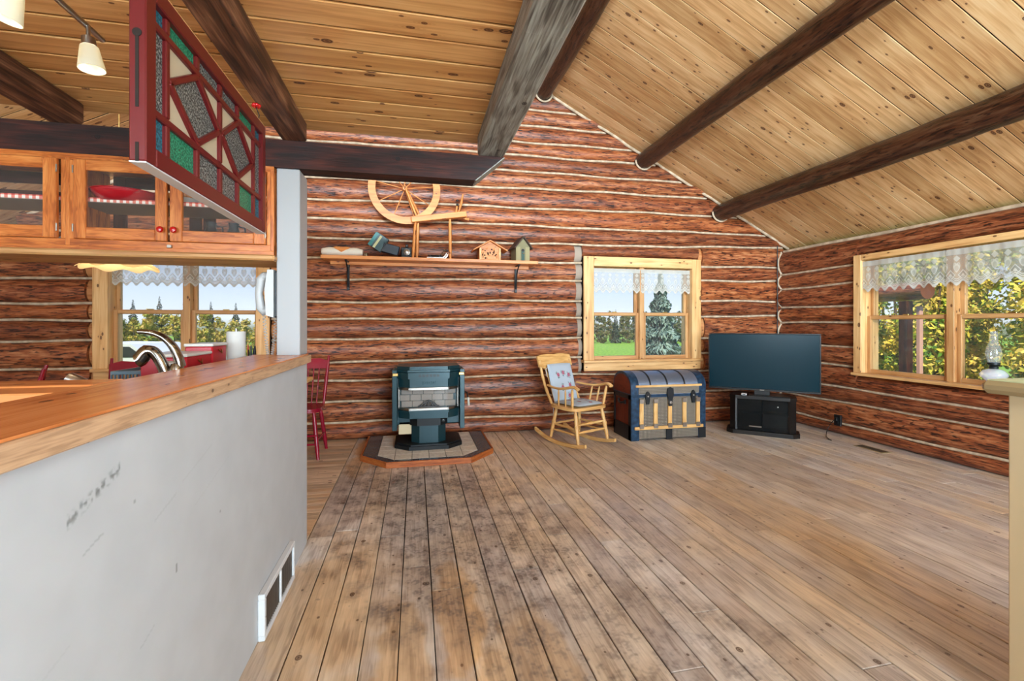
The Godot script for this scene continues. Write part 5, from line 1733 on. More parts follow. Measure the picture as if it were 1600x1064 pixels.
	plathe(cup, "cup", M.plate_white, [Vector2(0, 0.004), Vector2(0.024, 0.0), Vector2(0.036, 0.05), Vector2(0.033, 0.05), Vector2(0.022, 0.006)], Vector3.ZERO, 18)
	ptube(cup, "handle", M.plate_white, [V(0.034, 0.042, 0), V(0.052, 0.036, 0), V(0.050, 0.02, 0), V(0.029, 0.014, 0)], [0.004], 6)
	for i in 2:
		var jar := thing("dark_jug", ["dark pottery jug in the right cabinet bay", "second dark jug behind the right cabinet door"][i], "jug", V(-1.075 + i * 0.11, 1.622, -2.73), 0.0, "dark jugs in the cabinet")
		plathe(jar, "jug", M.iron, [Vector2(0, 0), Vector2(0.042, 0), Vector2(0.046, 0.06), Vector2(0.034, 0.12), Vector2(0.022, 0.15), Vector2(0.026, 0.175), Vector2(0.022, 0.175), Vector2(0.018, 0.15)], Vector3.ZERO, 18)
		ptube(jar, "handle", M.iron, [V(0.024, 0.16, 0), V(0.055, 0.15, 0), V(0.058, 0.10, 0), V(0.042, 0.07, 0)], [0.005], 6)

func build_sash() -> void:
	var t := thing("stained_glass_sash", "old red window sash with coloured glass hung over the half wall", "window sash", V(-0.62, 1.63, -1.225))
	# local: a runs away from the camera (-z), y up, x is thickness; front face at x = 0
	var L := 0.873
	var H := 0.453
	var th := 0.036
	var bar := func(called: String, a0: float, a1: float, y0: float, y1: float, dx := 0.0, m: Material = M.red_sash) -> void:
		pbox(t, called, m, V(-th * 0.5 + dx, (y0 + y1) * 0.5, -(a0 + a1) * 0.5), V(th - absf(dx) * 2.0, y1 - y0, a1 - a0), 0.003)
	bar.call("stile", 0.0, 0.045, 0.004, H)
	bar.call("stile", L - 0.036, L, 0.004, H)
	bar.call("rail", 0.045, L - 0.036, 0.004, 0.050)
	bar.call("rail", 0.045, L - 0.036, H - 0.045, H)
	pbox(t, "bottom_edge", M.white, V(-th * 0.5, 0.002, -L * 0.5), V(th, 0.004, L), 0.001)
	pbox(t, "top_edge", M.pine, V(-th * 0.5 - 0.004, H + 0.003, -L * 0.5), V(th, 0.006, L), 0.001)
	# sash-cord groove in the near end
	pbox(t, "cord_groove", M.gap, V(-0.018, 0.215, 0.0005), V(0.007, 0.17, 0.002), 0.0)
	pbox(t, "cord_groove", M.gap, V(-0.018, 0.025, 0.0005), V(0.007, 0.045, 0.002), 0.0)
	plathe(t, "cord_hole", M.gap, [Vector2(0, 0.002), Vector2(0.010, 0.002), Vector2(0.010, 0.0)], V(-0.018, 0.305, 0.0), 14, Basis(V(1, 0, 0), V(0, 0, 1), V(0, -1, 0)))
	var cols := [0.045, 0.113, 0.280, 0.442, 0.592, 0.757, 0.837]
	var r0 := 0.050
	var r1 := 0.142
	var r2 := 0.360
	var r3 := 0.408
	var hm := 0.010
	for y in [r1, r2]:
		bar.call("muntin", 0.045, L - 0.036, y - hm, y + hm, -0.003)
	for i in range(1, 6):
		bar.call("muntin", cols[i] - hm, cols[i] + hm, r0, r1 - hm, -0.003)
		bar.call("muntin", cols[i] - hm, cols[i] + hm, r2 + hm, r3, -0.003)
	for i in [1, 3, 5]:
		bar.call("muntin", cols[i] - hm, cols[i] + hm, r1 + hm, r2 - hm, -0.003)
	# two lozenges
	for k in 2:
		var a0: float = cols[1 + k * 2] + hm
		var a1: float = cols[3 + k * 2] - hm
		var am: float = cols[2 + k * 2]
		var ym := (r1 + r2) * 0.5
		var ends := [Vector2(a0, ym), Vector2(am, r2 - hm), Vector2(a1, ym), Vector2(am, r1 + hm)]
		for e in 4:
			var p: Vector2 = ends[e]
			var q: Vector2 = ends[(e + 1) % 4]
			var d := q - p
			var ang := atan2(d.y, -d.x)
			var c := (p + q) * 0.5
			pbox(t, "lozenge_bar", M.red_sash, V(-th * 0.5, c.y, -c.x), V(th - 0.008, 0.018, d.length() + 0.004), 0.003, 2, Basis(V(1, 0, 0), -atan2(d.y, -d.x)))
		var loz := [Vector2(-a0, ym), Vector2(-am, r2), Vector2(-a1, ym), Vector2(-am, r1)]
		pprism(t, "pane", M.glass_obscure, loz, -th * 0.5 - 0.002, -th * 0.5 + 0.002, Transform3D(Basis(V(0, 0, 1), V(0, 1, 0), V(1, 0, 0)), Vector3.ZERO))
		for tr in [[Vector2(-a0, ym), Vector2(-am, r2), Vector2(-a0, r2)], [Vector2(-am, r2), Vector2(-a1, ym), Vector2(-a1, r2)], [Vector2(-a1, ym), Vector2(-am, r1), Vector2(-a1, r1)], [Vector2(-am, r1), Vector2(-a0, ym), Vector2(-a0, r1)]]:
			pprism(t, "pane", M.glass_cream, tr, -th * 0.5 - 0.002, -th * 0.5 + 0.002, Transform3D(Basis(V(0, 0, 1), V(0, 1, 0), V(1, 0, 0)), Vector3.ZERO))
	var kinds := [M.glass_teal, M.glass_green, M.glass_obscure, M.glass_obscure, M.glass_green, M.glass_teal]
	for i in 6:
		for y in [[r0, r1], [r2, r3]]:
			pbox(t, "pane", kinds[i], V(-th * 0.5, (y[0] + y[1]) * 0.5, -(cols[i] + cols[i + 1]) * 0.5), V(0.004, y[1] - y[0], cols[i + 1] - cols[i]), 0.0)
	for i in [0, 5]:
		pbox(t, "pane", M.glass_obscure, V(-th * 0.5, (r1 + r2) * 0.5, -(cols[i] + cols[i + 1]) * 0.5), V(0.004, r2 - r1, cols[i + 1] - cols[i]), 0.0)
	# hangers up to the beam
	for a in [0.03, 0.09]:
		ptube(t, "hanger", M.nickel, [V(-th * 0.5, H, -a), V(-th * 0.5, 2.225 - 1.63, -a)], [0.003], 6)
	var f := thing("silk_flower", "small red flower standing on the far end of the sash", "flower", V(-0.64, 1.63 + H + 0.006, -2.07))
	ptube(f, "stem", M.iron, [V(0, 0, 0), V(0.004, 0.03, 0.0), V(-0.006, 0.06, 0.004)], [0.002], 5)
	var fb := MB.new()
	for i in 6:
		var a := TAU * i / 6.0
		fb.ball(V(-0.006 + cos(a) * 0.010, 0.068, 0.004 + sin(a) * 0.010), V(0.009, 0.008, 0.009), 6, 8)
	part(fb, "bloom", M.red_knob, f)

func build_track_light() -> void:
	var t := thing("track_light", "nickel ceiling track light with frosted glass shades in the kitchen", "lamp", V(-1.04, 2.33, -1.40))
	# rail hangs 0.12 below the boards
	ptube(t, "rail", M.nickel, [V(0, -0.115, -0.40), V(0, -0.115, 0.55)], [0.009], 10)
	for z in [-0.05, 0.35]:
		ptube(t, "stem", M.nickel, [V(0, 0, z), V(0, -0.115, z)], [0.007], 8)
	plathe(t, "canopy", M.nickel, [Vector2(0.05, 0.0), Vector2(0.05, -0.015), Vector2(0.04, -0.022), Vector2(0, -0.022)], V(0, 0, 0.15), 20)
	for q in [[-0.32, 0.02, 0.10], [-0.09, -0.04, -0.25], [0.42, 0.03, -0.2]]:
		var B := Basis(V(0, 0, 1), q[2])
		var at := V(q[1] * 0.3, -0.115, q[0])
		ptube(t, "arm", M.nickel, [at, at + V(q[1] * 0.2, -0.045, 0.005)], [0.006], 8)
		var s0 := at + V(q[1] * 0.2, -0.045, 0.005)
		plathe(t, "socket", M.nickel, [Vector2(0, 0.004), Vector2(0.018, 0.002), Vector2(0.019, -0.026), Vector2(0, -0.026)], s0, 16, B)
		var sh := plathe(t, "lamp_shade", M.opal, [Vector2(0.019, -0.024), Vector2(0.024, -0.028), Vector2(0.036, -0.10), Vector2(0.034, -0.10), Vector2(0.021, -0.030)], s0, 24, B)
		var bulb := MB.new()
		bulb.ball(s0 + B * V(0, -0.055, 0), V(0.012, 0.018, 0.012), 8, 12)
		part(bulb, "bulb", M.bulb, sh)
		var l := OmniLight3D.new()
		l.name = "bulb_light"
		l.light_color = Color(1.0, 0.90, 0.76)
		l.light_energy = 0.045
		l.light_size = 0.014
		l.omni_range = 12.0
		l.omni_attenuation = 2.0
		l.shadow_enabled = true
		t.add_child(l, true)
		l.position = s0 + B * V(0, -0.055, 0)

func build_counter_things() -> void:
	# lower sink worktop behind the ledge
	var w := thing("sink_cabinet", "kitchen sink cabinet hidden behind the half wall ledge", "cabinet", V(-1.13, 0, -2.30))
	pbox(w, "carcass", M.oak, V(0, 0.435, 0), V(0.54, 0.87, 1.36), 0.003, 1)
	pbox(w, "worktop", M.plaster, V(0, 0.89, 0), V(0.56, 0.04, 1.40), 0.006, 2)
	pbox(w, "basin_rim", M.nickel, V(0.0, 0.912, 0.05), V(0.40, 0.008, 0.60), 0.003, 2)
	var f := thing("kitchen_faucet", "chrome single-lever kitchen faucet rising above the ledge", "faucet", V(-0.895, 0.916, -1.97))
	f.scale = Vector3(0.78, 0.85, 0.85)
	plathe(f, "base", M.chrome, [Vector2(0.036, 0), Vector2(0.034, 0.012), Vector2(0.027, 0.022), Vector2(0.027, 0.10), Vector2(0.032, 0.13), Vector2(0.032, 0.19), Vector2(0.022, 0.215), Vector2(0, 0.22)], Vector3.ZERO, 24)
	var pts := []
	var rr := []
	for i in 18:
		var a := i / 17.0
		pts.append(V(-0.02 - 0.135 * a, 0.10 + 0.19 * sin(minf(a * 1.1, 1.0) * PI * 0.66) - 0.035 * a * a, 0.02 * a))
		rr.append(0.025 + (0.007 if a > 0.7 else 0.0))
	ptube(f, "spout", M.chrome, pts, rr, 14)
	var lp := []
	var lr := []
	for i in 14:
		var a := i / 13.0
		lp.append(V(0.012 - 0.15 * a * a - 0.02 * a, 0.20 + 0.16 * sin(a * PI * 0.52), -0.01 + 0.02 * a))
		lr.append(0.022 - 0.012 * a)
	var lb := MB.new()
	lb.tube(lp, lr, 12, true, Vector2.ZERO, 1.3)
	part(lb, "lever", M.chrome, f)
	var sp := thing("sink_sprayer", "small chrome sprayer beside the faucet", "sprayer", V(-1.0, 0.916, -1.67))
	plathe(sp, "collar", M.chrome, [Vector2(0.024, 0), Vector2(0.022, 0.02), Vector2(0.014, 0.03), Vector2(0.013, 0.12), Vector2(0, 0.12)], Vector3.ZERO, 18)
	ptube(sp, "head", M.nickel, [V(0, 0.115, 0), V(-0.02, 0.150, 0.0), V(-0.055, 0.165, 0.0)], [0.014, 0.017, 0.020], 12)
	var d := thing("dish_rack", "blue-grey plastic dish rack behind the faucet", "dish rack", V(-1.225, 0.911, -2.45))
	d.scale = Vector3(0.55, 0.72, 0.9)
	var rack := mat(Color8(92, 112, 124), 0.5)
	pbox(d, "tray", rack, V(0, 0.02, 0), V(0.26, 0.03, 0.36), 0.006)
	pbox(d, "rim", rack, V(0, 0.175, 0.17), V(0.26, 0.022, 0.012), 0.003)
	pbox(d, "rim", rack, V(0, 0.175, -0.17), V(0.26, 0.022, 0.012), 0.003)
	for i in 11:
		for z in [-0.17, 0.17]:
			pbox(d, "bar", rack, V(-0.125 + i * 0.025, 0.10, z), V(0.010, 0.14, 0.010), 0.002)
	for sx in [-1.0, 1.0]:
		pbox(d, "rim", rack, V(sx * 0.125, 0.175, 0), V(0.012, 0.022, 0.34), 0.003)
	# canister row: lids cream
	var cans := [["small red canister with a pale lid nearest the faucet", -0.975, -2.10, 0.045, 0.185, 16], ["broad red bread bin with a pale lid on the worktop", -1.035, -2.29, 0.108, 0.212, 4], ["tall square red canister beside the paper roll", -1.012, -2.515, 0.075, 0.245, 4]]
	for c in cans:
		var k := thing("canister", c[0], "canister", V(c[1], 0.911, c[2]), 0.0, "red canisters")
		if c[5] == 16:
			plathe(k, "can", M.red_tin, [Vector2(0, 0), Vector2(c[3], 0), Vector2(c[3], c[4] - 0.012), Vector2(0, c[4] - 0.012)], Vector3.ZERO, 24)
			plathe(k, "lid", M.plate_white, [Vector2(c[3] + 0.003, c[4] - 0.014), Vector2(c[3] + 0.003, c[4]), Vector2(0, c[4] + 0.004)], Vector3.ZERO, 24)
		else:
			pbox(k, "can", M.red_tin, V(0, (c[4] - 0.012) * 0.5, 0), V(c[3] * 1.6, c[4] - 0.012, c[3] * 2.2), 0.006)
			pbox(k, "lid", M.plate_white, V(0, c[4] - 0.006, 0), V(c[3] * 1.6 + 0.008, 0.014, c[3] * 2.2 + 0.008), 0.004)
			ptube(k, "handle", M.brass, [V(c[3] * 0.8 + 0.002, c[4] - 0.03, -0.02), V(c[3] * 0.8 + 0.010, c[4] - 0.05, 0), V(c[3] * 0.8 + 0.002, c[4] - 0.03, 0.02)], [0.003], 6)
	var r := thing("paper_towel_roll", "white paper towel roll standing on its holder", "paper towels", V(-0.945, 0.911, -2.705))
	plathe(r, "base", M.nickel, [Vector2(0.07, 0), Vector2(0.07, 0.012), Vector2(0, 0.014)], Vector3.ZERO, 24)
	plathe(r, "roll", mat(Color8(206, 203, 197), 0.95), [Vector2(0.018, 0.012), Vector2(0.045, 0.012), Vector2(0.045, 0.30), Vector2(0.018, 0.30)], Vector3.ZERO, 28)
	ptube(r, "rod", M.nickel, [V(0, 0.01, 0), V(0, 0.315, 0)], [0.006], 8)
	var p := thing("pencil_cup", "small cup of pens at the end of the worktop", "cup", V(-0.935, 0.911, -2.90))
	plathe(p, "cup", M.iron, [Vector2(0, 0), Vector2(0.04, 0), Vector2(0.042, 0.14), Vector2(0.038, 0.14), Vector2(0.036, 0.006), Vector2(0, 0.006)], Vector3.ZERO, 20)
	plathe(p, "rim", M.iron, [Vector2(0.037, 0.136), Vector2(0.044, 0.138), Vector2(0.044, 0.143), Vector2(0.037, 0.143)], Vector3.ZERO, 20)
	var pens := [["black pen standing in the cup nearest the paper roll", Color8(20, 20, 24), -0.025, 0.0], ["thick black marker in the pen cup", Color8(24, 26, 40), -0.006, 0.012], ["orange-red pencil in the pen cup", Color8(206, 70, 40), 0.006, -0.01], ["natural wood pencil in the pen cup", Color8(206, 160, 96), 0.016, 0.010], ["dark blue pen in the cup nearest the post", Color8(30, 40, 70), 0.026, -0.006]]
	for q in pens.size():
		var pn := thing("pen", pens[q][0], "pen", V(-0.935, 0.919, -2.90), 0.0, "pens in the cup")
		var pm := mat(pens[q][1], 0.4)
		var b := V(pens[q][3] * 0.4, 0.002, -pens[q][2] * 0.5)
		var tp := V(pens[q][3] * 2.0, 0.185 + 0.02 * (q % 3), -pens[q][2] * 1.5)
		ptube(pn, "barrel", pm, [b, b.lerp(tp, 0.85)], [0.005 if q != 1 else 0.009], 8)
		ptube(pn, "tip", pm, [b.lerp(tp, 0.85), tp], [0.0045 if q != 1 else 0.008, 0.001 if q in [2, 3] else 0.004], 8)
	# wall telephone on the post
	var t := thing("wall_telephone", "white corded telephone mounted on the kitchen side of the post", "telephone", V(-0.72, 1.285, -2.69), -PI / 2)
	# local z points away from the post (-x), x runs along -> +z towards the camera
	pbox(t, "backplate", M.black, V(0, 0.125, 0.010), V(0.10, 0.24, 0.018), 0.004, 1)
	pprism(t, "body", M.phone, [Vector2(0.018, 0.0), Vector2(0.055, 0.012), Vector2(0.062, 0.15), Vector2(0.048, 0.255), Vector2(0.018, 0.255)], -0.065, 0.065, Transform3D(Basis(V(0, 0, 1), V(0, 1, 0), V(1, 0, 0)), Vector3.ZERO))
	var hs := MB.new()
	hs.tube([V(0.0, 0.035, 0.075), V(0.0, 0.055, 0.098), V(0.0, 0.13, 0.108), V(0.0, 0.205, 0.098), V(0.0, 0.225, 0.075)], [0.024, 0.022, 0.017, 0.022, 0.024], 12, true, Vector2.ZERO, 1.15, V(1, 0, 0))
	var hd := part(hs, "handset", M.phone, t)
	for y in [0.038, 0.222]:
		plathe(hd, "earpiece", M.phone, [Vector2(0, 0.0), Vector2(0.025, 0.0), Vector2(0.025, 0.03), Vector2(0, 0.03)], V(0, y, 0.056), 16, Basis(V(1, 0, 0), V(0, 0, 1), V(0, -1, 0)))
	for i in 9:
		pbox(t, "key", M.nickel, V(-0.022 + (i % 3) * 0.022, 0.075 + (i / 3) * 0.022, 0.0605), V(0.014, 0.013, 0.006), 0.002)
	var coil := []
	for i in 420:
		var a := i / 419.0
		var c := V(0, 0.035 - 0.27 * sin(a * PI) * 1.0, lerpf(0.085, 0.02, a))
		var th := a * TAU * 46.0
		coil.append(c + V(cos(th) * 0.0075, 0, sin(th) * 0.0075))
	ptube(t, "coiled_cord", M.phone, coil, [0.0021], 5)

func build_dining() -> void:
	var t := thing("dining_table", "pine dining table seen past the white post", "table", V(-1.72, 0, -3.98))
	pbox(t, "top", M.oak_light, V(0, 0.755, 0), V(1.62, 0.034, 0.92), 0.008, 0)
	for s in [-1.0, 1.0]:
		pprism(t, "apron", M.oak_light, [Vector2(-0.70, 0.738), Vector2(-0.70, 0.66), Vector2(-0.6, 0.67), Vector2(-0.5, 0.69), Vector2(0.5, 0.69), Vector2(0.6, 0.67), Vector2(0.70, 0.66), Vector2(0.70, 0.738)], s * 0.38 - 0.011, s * 0.38 + 0.011)
		pprism(t, "apron", M.oak_light, [Vector2(-0.36, 0.738), Vector2(-0.36, 0.62), Vector2(-0.30, 0.66), Vector2(0.30, 0.66), Vector2(0.36, 0.62), Vector2(0.36, 0.738)], s * 0.72 - 0.011, s * 0.72 + 0.011, Transform3D(Basis(V(0, 0, 1), V(0, 1, 0), V(1, 0, 0)), Vector3.ZERO))
		for z in [-1.0, 1.0]:
			var q := turned(V(s * 0.71, 0.0, z * 0.37), V(s * 0.71, 0.72, z * 0.37), 0.04, 3)
			ptube(t, "leg", M.oak_light, q[0], q[1], 14)
	var labels := ["red spindle-back dining chair between the table and the log wall", "red dining chair whose top rail shows left of the faucet", "red dining chair turned away at the far end of the dining table"]
	var spots := [[-1.08, -4.66, 0.0], [-2.56, -4.66, 0.0], [-2.95, -3.92, deg_to_rad(-58)]]
	for i in 3:
		var c := thing("dining_chair", labels[i], "chair", V(spots[i][0], 0, spots[i][1]), spots[i][2], "red dining chairs")
		var m: Material = M.red_chair
		var outline := []
		for k in 24:
			var a := TAU * k / 24.0
			outline.append(Vector2(signf(cos(a)) * pow(absf(cos(a)), 0.5) * 0.21, signf(sin(a)) * pow(absf(sin(a)), 0.5) * 0.20))
		pprism(c, "seat", m, outline, 0.43, 0.465, Transform3D(Basis(V(1, 0, 0), V(0, 0, 1), V(0, 1, 0)), Vector3.ZERO))
		for sx in [-1.0, 1.0]:
			for sz in [-1.0, 1.0]:
				var q := turned(V(sx * 0.205, 0, sz * 0.20), V(sx * 0.155, 0.435, sz * 0.145), 0.019, 2)
				ptube(c, "leg", m, q[0], q[1], 9)
			var st := turned(V(sx * 0.19, 0.17, -0.18), V(sx * 0.19, 0.17, 0.18), 0.011, 1)
			ptube(c, "stretcher", m, st[0], st[1], 8)
			var bp := turned(V(sx * 0.185, 0.46, -0.165), V(sx * 0.215, 0.93, -0.275), 0.016, 3)
			ptube(c, "back_post", m, bp[0], bp[1], 9)
		for y in [0.22, 0.14]:
			var st := turned(V(-0.19, y, 0.185), V(0.19, y, 0.185), 0.012, 1)
			ptube(c, "stretcher", m, st[0], st[1], 8)
		var rail := [Vector2(-0.215, 0.80), Vector2(0.215, 0.80), Vector2(0.225, 0.875), Vector2(0.13, 0.905), Vector2(0.0, 0.895), Vector2(-0.13, 0.905), Vector2(-0.225, 0.875)]
		var tb := Basis(V(1, 0, 0), -0.22)
		pprism(c, "top_rail", m, rail, -0.011, 0.011, Transform3D(tb, V(0, 0.855, -0.256) - tb * V(0, 0.855, 0)))
		for k in 6:
			var x := -0.13 + k * 0.052
			ptube(c, "spindle", m, [V(x * 0.9, 0.46, -0.168), V(x, 0.81, -0.245)], [0.0065], 7)
	# hanging lamp with a scalloped shade over the table
	var lp := thing("pendant_lamp", "cream scalloped pendant shade glowing just under the cabinets", "lamp", V(-2.12, 1.66, -3.85))
	var pts := PackedVector3Array()
	var uv := PackedVector2Array()
	for i in 9:
		var f := i / 8.0
		for j in 65:
			var a := TAU * j / 64.0
			var r := lerpf(0.235, 0.05, pow(f, 0.8)) + 0.010 * (1.0 - f) * cos(a * 8.0)
			pts.append(V(cos(a) * r, 0.20 * f - 0.012 * (1.0 - f) * cos(a * 8.0), sin(a) * r))
			uv.append(Vector2(a, f))
	var sb := MB.new()
	sb.sheet(pts, 9, 65, uv, 1.0, true)
	var shade := part(sb, "lamp_shade", M.shade, lp)
	shade.name = "lamp_shade"
	var bb := MB.new()
	bb.ball(V(0, 0.09, 0), V(0.03, 0.045, 0.03), 8, 12)
	part(bb, "bulb", M.bulb, lp)
	ptube(lp, "cord", M.brass, [V(0, 0.19, 0), V(0, roof_y(-2.12) - 1.66, 0)], [0.006], 6)
	plathe(lp, "canopy", M.brass, [Vector2(0.05, 0.02), Vector2(0.05, 0.0), Vector2(0, -0.01)], V(0, 0.21, 0), 16)
	var l := OmniLight3D.new()
	l.name = "bulb_light"
	l.light_color = Color(1.0, 0.86, 0.66)
	l.light_energy = 0.3
	l.light_size = 0.03
	l.omni_range = 12.0
	l.omni_attenuation = 2.0
	l.shadow_enabled = true
	lp.add_child(l, true)
	l.position = V(0, 0.09, 0)

func build_right_counter() -> void:
	var t := thing("side_counter", "cream counter end with a pale green top at the right edge", "counter", V(2.25, 0, -0.25))
	pbox(t, "panel", M.cream, V(-0.02, 0.512, 0.0), V(0.724, 1.024, 1.70), 0.004, 1)
	pbox(t, "edge", M.khaki, V(-0.03, 1.0455, 0.0), V(0.796, 0.043, 1.796), 0.014, 2)
	pbox(t, "top", M.counter_green, V(-0.03, 1.068, 0.0), V(0.77, 0.004, 1.77), 0.001, 2)
	var o := thing("oil_lamp", "clear glass oil lamp with a tall chimney on the window sill", "oil lamp", V(XR - 0.075, 0.731, -2.86))
	plathe(o, "font", M.crystal, [Vector2(0, 0), Vector2(0.07, 0), Vector2(0.072, 0.012), Vector2(0.035, 0.03), Vector2(0.05, 0.05), Vector2(0.085, 0.085), Vector2(0.088, 0.105), Vector2(0.065, 0.135), Vector2(0.03, 0.15), Vector2(0, 0.15)], Vector3.ZERO, 28)
	plathe(o, "burner", M.iron, [Vector2(0, 0.148), Vector2(0.028, 0.148), Vector2(0.03, 0.165), Vector2(0.022, 0.172), Vector2(0.04, 0.185), Vector2(0.04, 0.20), Vector2(0, 0.205)], Vector3.ZERO, 20)
	ptube(o, "wick_key", M.iron, [V(0, 0.178, 0.02), V(0, 0.178, 0.055)], [0.004], 6)
	plathe(o, "chimney", M.clear, [Vector2(0.034, 0.19), Vector2(0.040, 0.22), Vector2(0.052, 0.27), Vector2(0.046, 0.32), Vector2(0.028, 0.37), Vector2(0.024, 0.46)], Vector3.ZERO, 28)

# ---------------------------------------------------------------- outside
func conifer(at: Vector3, h: float, r: float, n: int, c0: Color, c1: Color, label: String, sd: int) -> void:
	var t := thing("conifer_tree", label, "tree", at, 0.0, "conifers outside")
	ptube(t, "trunk", M.bark, [V(0, 0, 0), V(0, h * 0.9, 0)], [r * 0.06 + 0.03, 0.01], 7)
	var g := RandomNumberGenerator.new()
	g.seed = sd
	var mb := MB.new()
	for i in n:
		var f := pow(g.randf(), 1.35) * 0.98
		var y := h * (0.06 + 0.94 * f)
		var rr := r * (1.0 - f) * (0.88 + 0.18 * sin(f * 42.0)) * g.randf_range(0.45, 1.0) + 0.02
		var a := g.randf() * TAU
		var d := V(cos(a), 0, sin(a))
		var s := V(-sin(a), 0, cos(a))
		var base := V(0, y, 0) + d * rr * 0.35
		var tip := V(0, y - rr * 0.28 + h * 0.01, 0) + d * rr
		var wd := r * 0.10 * (1.1 - f)
		var nn := (V(0, 0.8, 0) + d * 0.6 + V(g.randfn(), g.randfn(), g.randfn()) * 0.25).normalized()
		var q := mb.vert(base + s * wd, nn, Vector2.ZERO)
		mb.vert(base - s * wd, nn, Vector2.ZERO)
		mb.vert(tip + s * wd * g.randf_range(-1, 1), nn, Vector2.ZERO)
		mb.tri(q, q + 1, q + 2)
		var low := mb.vert(tip * 0.9 + V(0, -wd * 1.6 + y * 0.1, 0), nn, Vector2.ZERO)
		mb.tri(q, q + 2, low)
		var c := c0.lerp(c1, g.randf())
		for k in 4:
			mb.col.append(c)
	part(mb, "foliage", M.leaf, t)

func leafy(called: String, at: Vector3, h: float, r: float, n: int, size: float, cols: Array, label: String, sd: int, group: String) -> void:
	var t := thing(called, label, "tree" if called.ends_with("tree") else "shrub", at, 0.0, group)
	var g := RandomNumberGenerator.new()
	g.seed = sd
	var stems := 3 if called.ends_with("shrub") else 1
	for s in stems:
		var a := g.randf() * TAU
		ptube(t, "trunk", M.bark, [V(0.05 * s, 0, 0), V(cos(a) * r * 0.2, h * 0.4, sin(a) * r * 0.2), V(cos(a) * r * 0.4, h * 0.8, sin(a) * r * 0.4)], [0.035 + r * 0.02, 0.03, 0.01], 7)
	var blobs := []
	for i in 44:
		var y := g.randf_range(0.04, 0.95)
		var wd := sin(PI * pow(y, 0.75)) * 0.45 + 0.55 if called.ends_with("shrub") else sin(PI * pow(y, 0.75)) * 0.75 + 0.25
		var a := g.randf() * TAU
		var q := g.randf_range(0.2, 0.8) * r * wd
		if called.ends_with("shrub") or called.ends_with("bush"):
			q *= 0.8
		blobs.append([V(cos(a) * q, y * h, sin(a) * q), r * (g.randf_range(0.42, 0.62) if called.ends_with("shrub") or called.ends_with("bush") else g.randf_range(0.26, 0.46)), g.randf()])
	var mb := MB.new()
	for i in n:
		var b: Array = blobs[g.randi_range(0, 43)]
		var d := V(g.randfn(), g.randfn(), g.randfn()).normalized()
		var p: Vector3 = b[0] + d * b[1] * pow(g.randf(), 0.4) * V(1, 0.8, 1)
		if p.y < 0.03:
			p.y = g.randf() * 0.4
		var nn := (d + V(g.randfn(), g.randfn() + 0.6, g.randfn()) * 0.6).normalized()
		var e1 := nn.cross(V(g.randfn(), g.randfn(), g.randfn())).normalized() * size * g.randf_range(0.6, 1.2)
		var e2 := nn.cross(e1).normalized() * size * g.randf_range(0.35, 0.6)
		var q := mb.vert(p - e1, nn, Vector2.ZERO)
		mb.vert(p + e2 - e1 * 0.1, nn, Vector2.ZERO)
		mb.vert(p + e1, nn, Vector2.ZERO)
		mb.vert(p - e2 - e1 * 0.1, nn, Vector2.ZERO)
		mb.tri(q, q + 1, q + 2)
		mb.tri(q, q + 2, q + 3)
		var k: float = clampf(b[2] * 0.6 + g.randf() * 0.55, 0.0, 0.999) * cols.size()
		var c: Color = cols[int(k)].lerp(cols[mini(int(k) + 1, cols.size() - 1)], fmod(k, 1.0)) * g.randf_range(0.75, 1.15)
		c.a = 1.0
		for z in 4:
			mb.col.append(c)
	part(mb, "foliage", M.leaf, t)

func lin(r: int, g: int, b: int) -> Color:
	return Color8(r, g, b).srgb_to_linear()

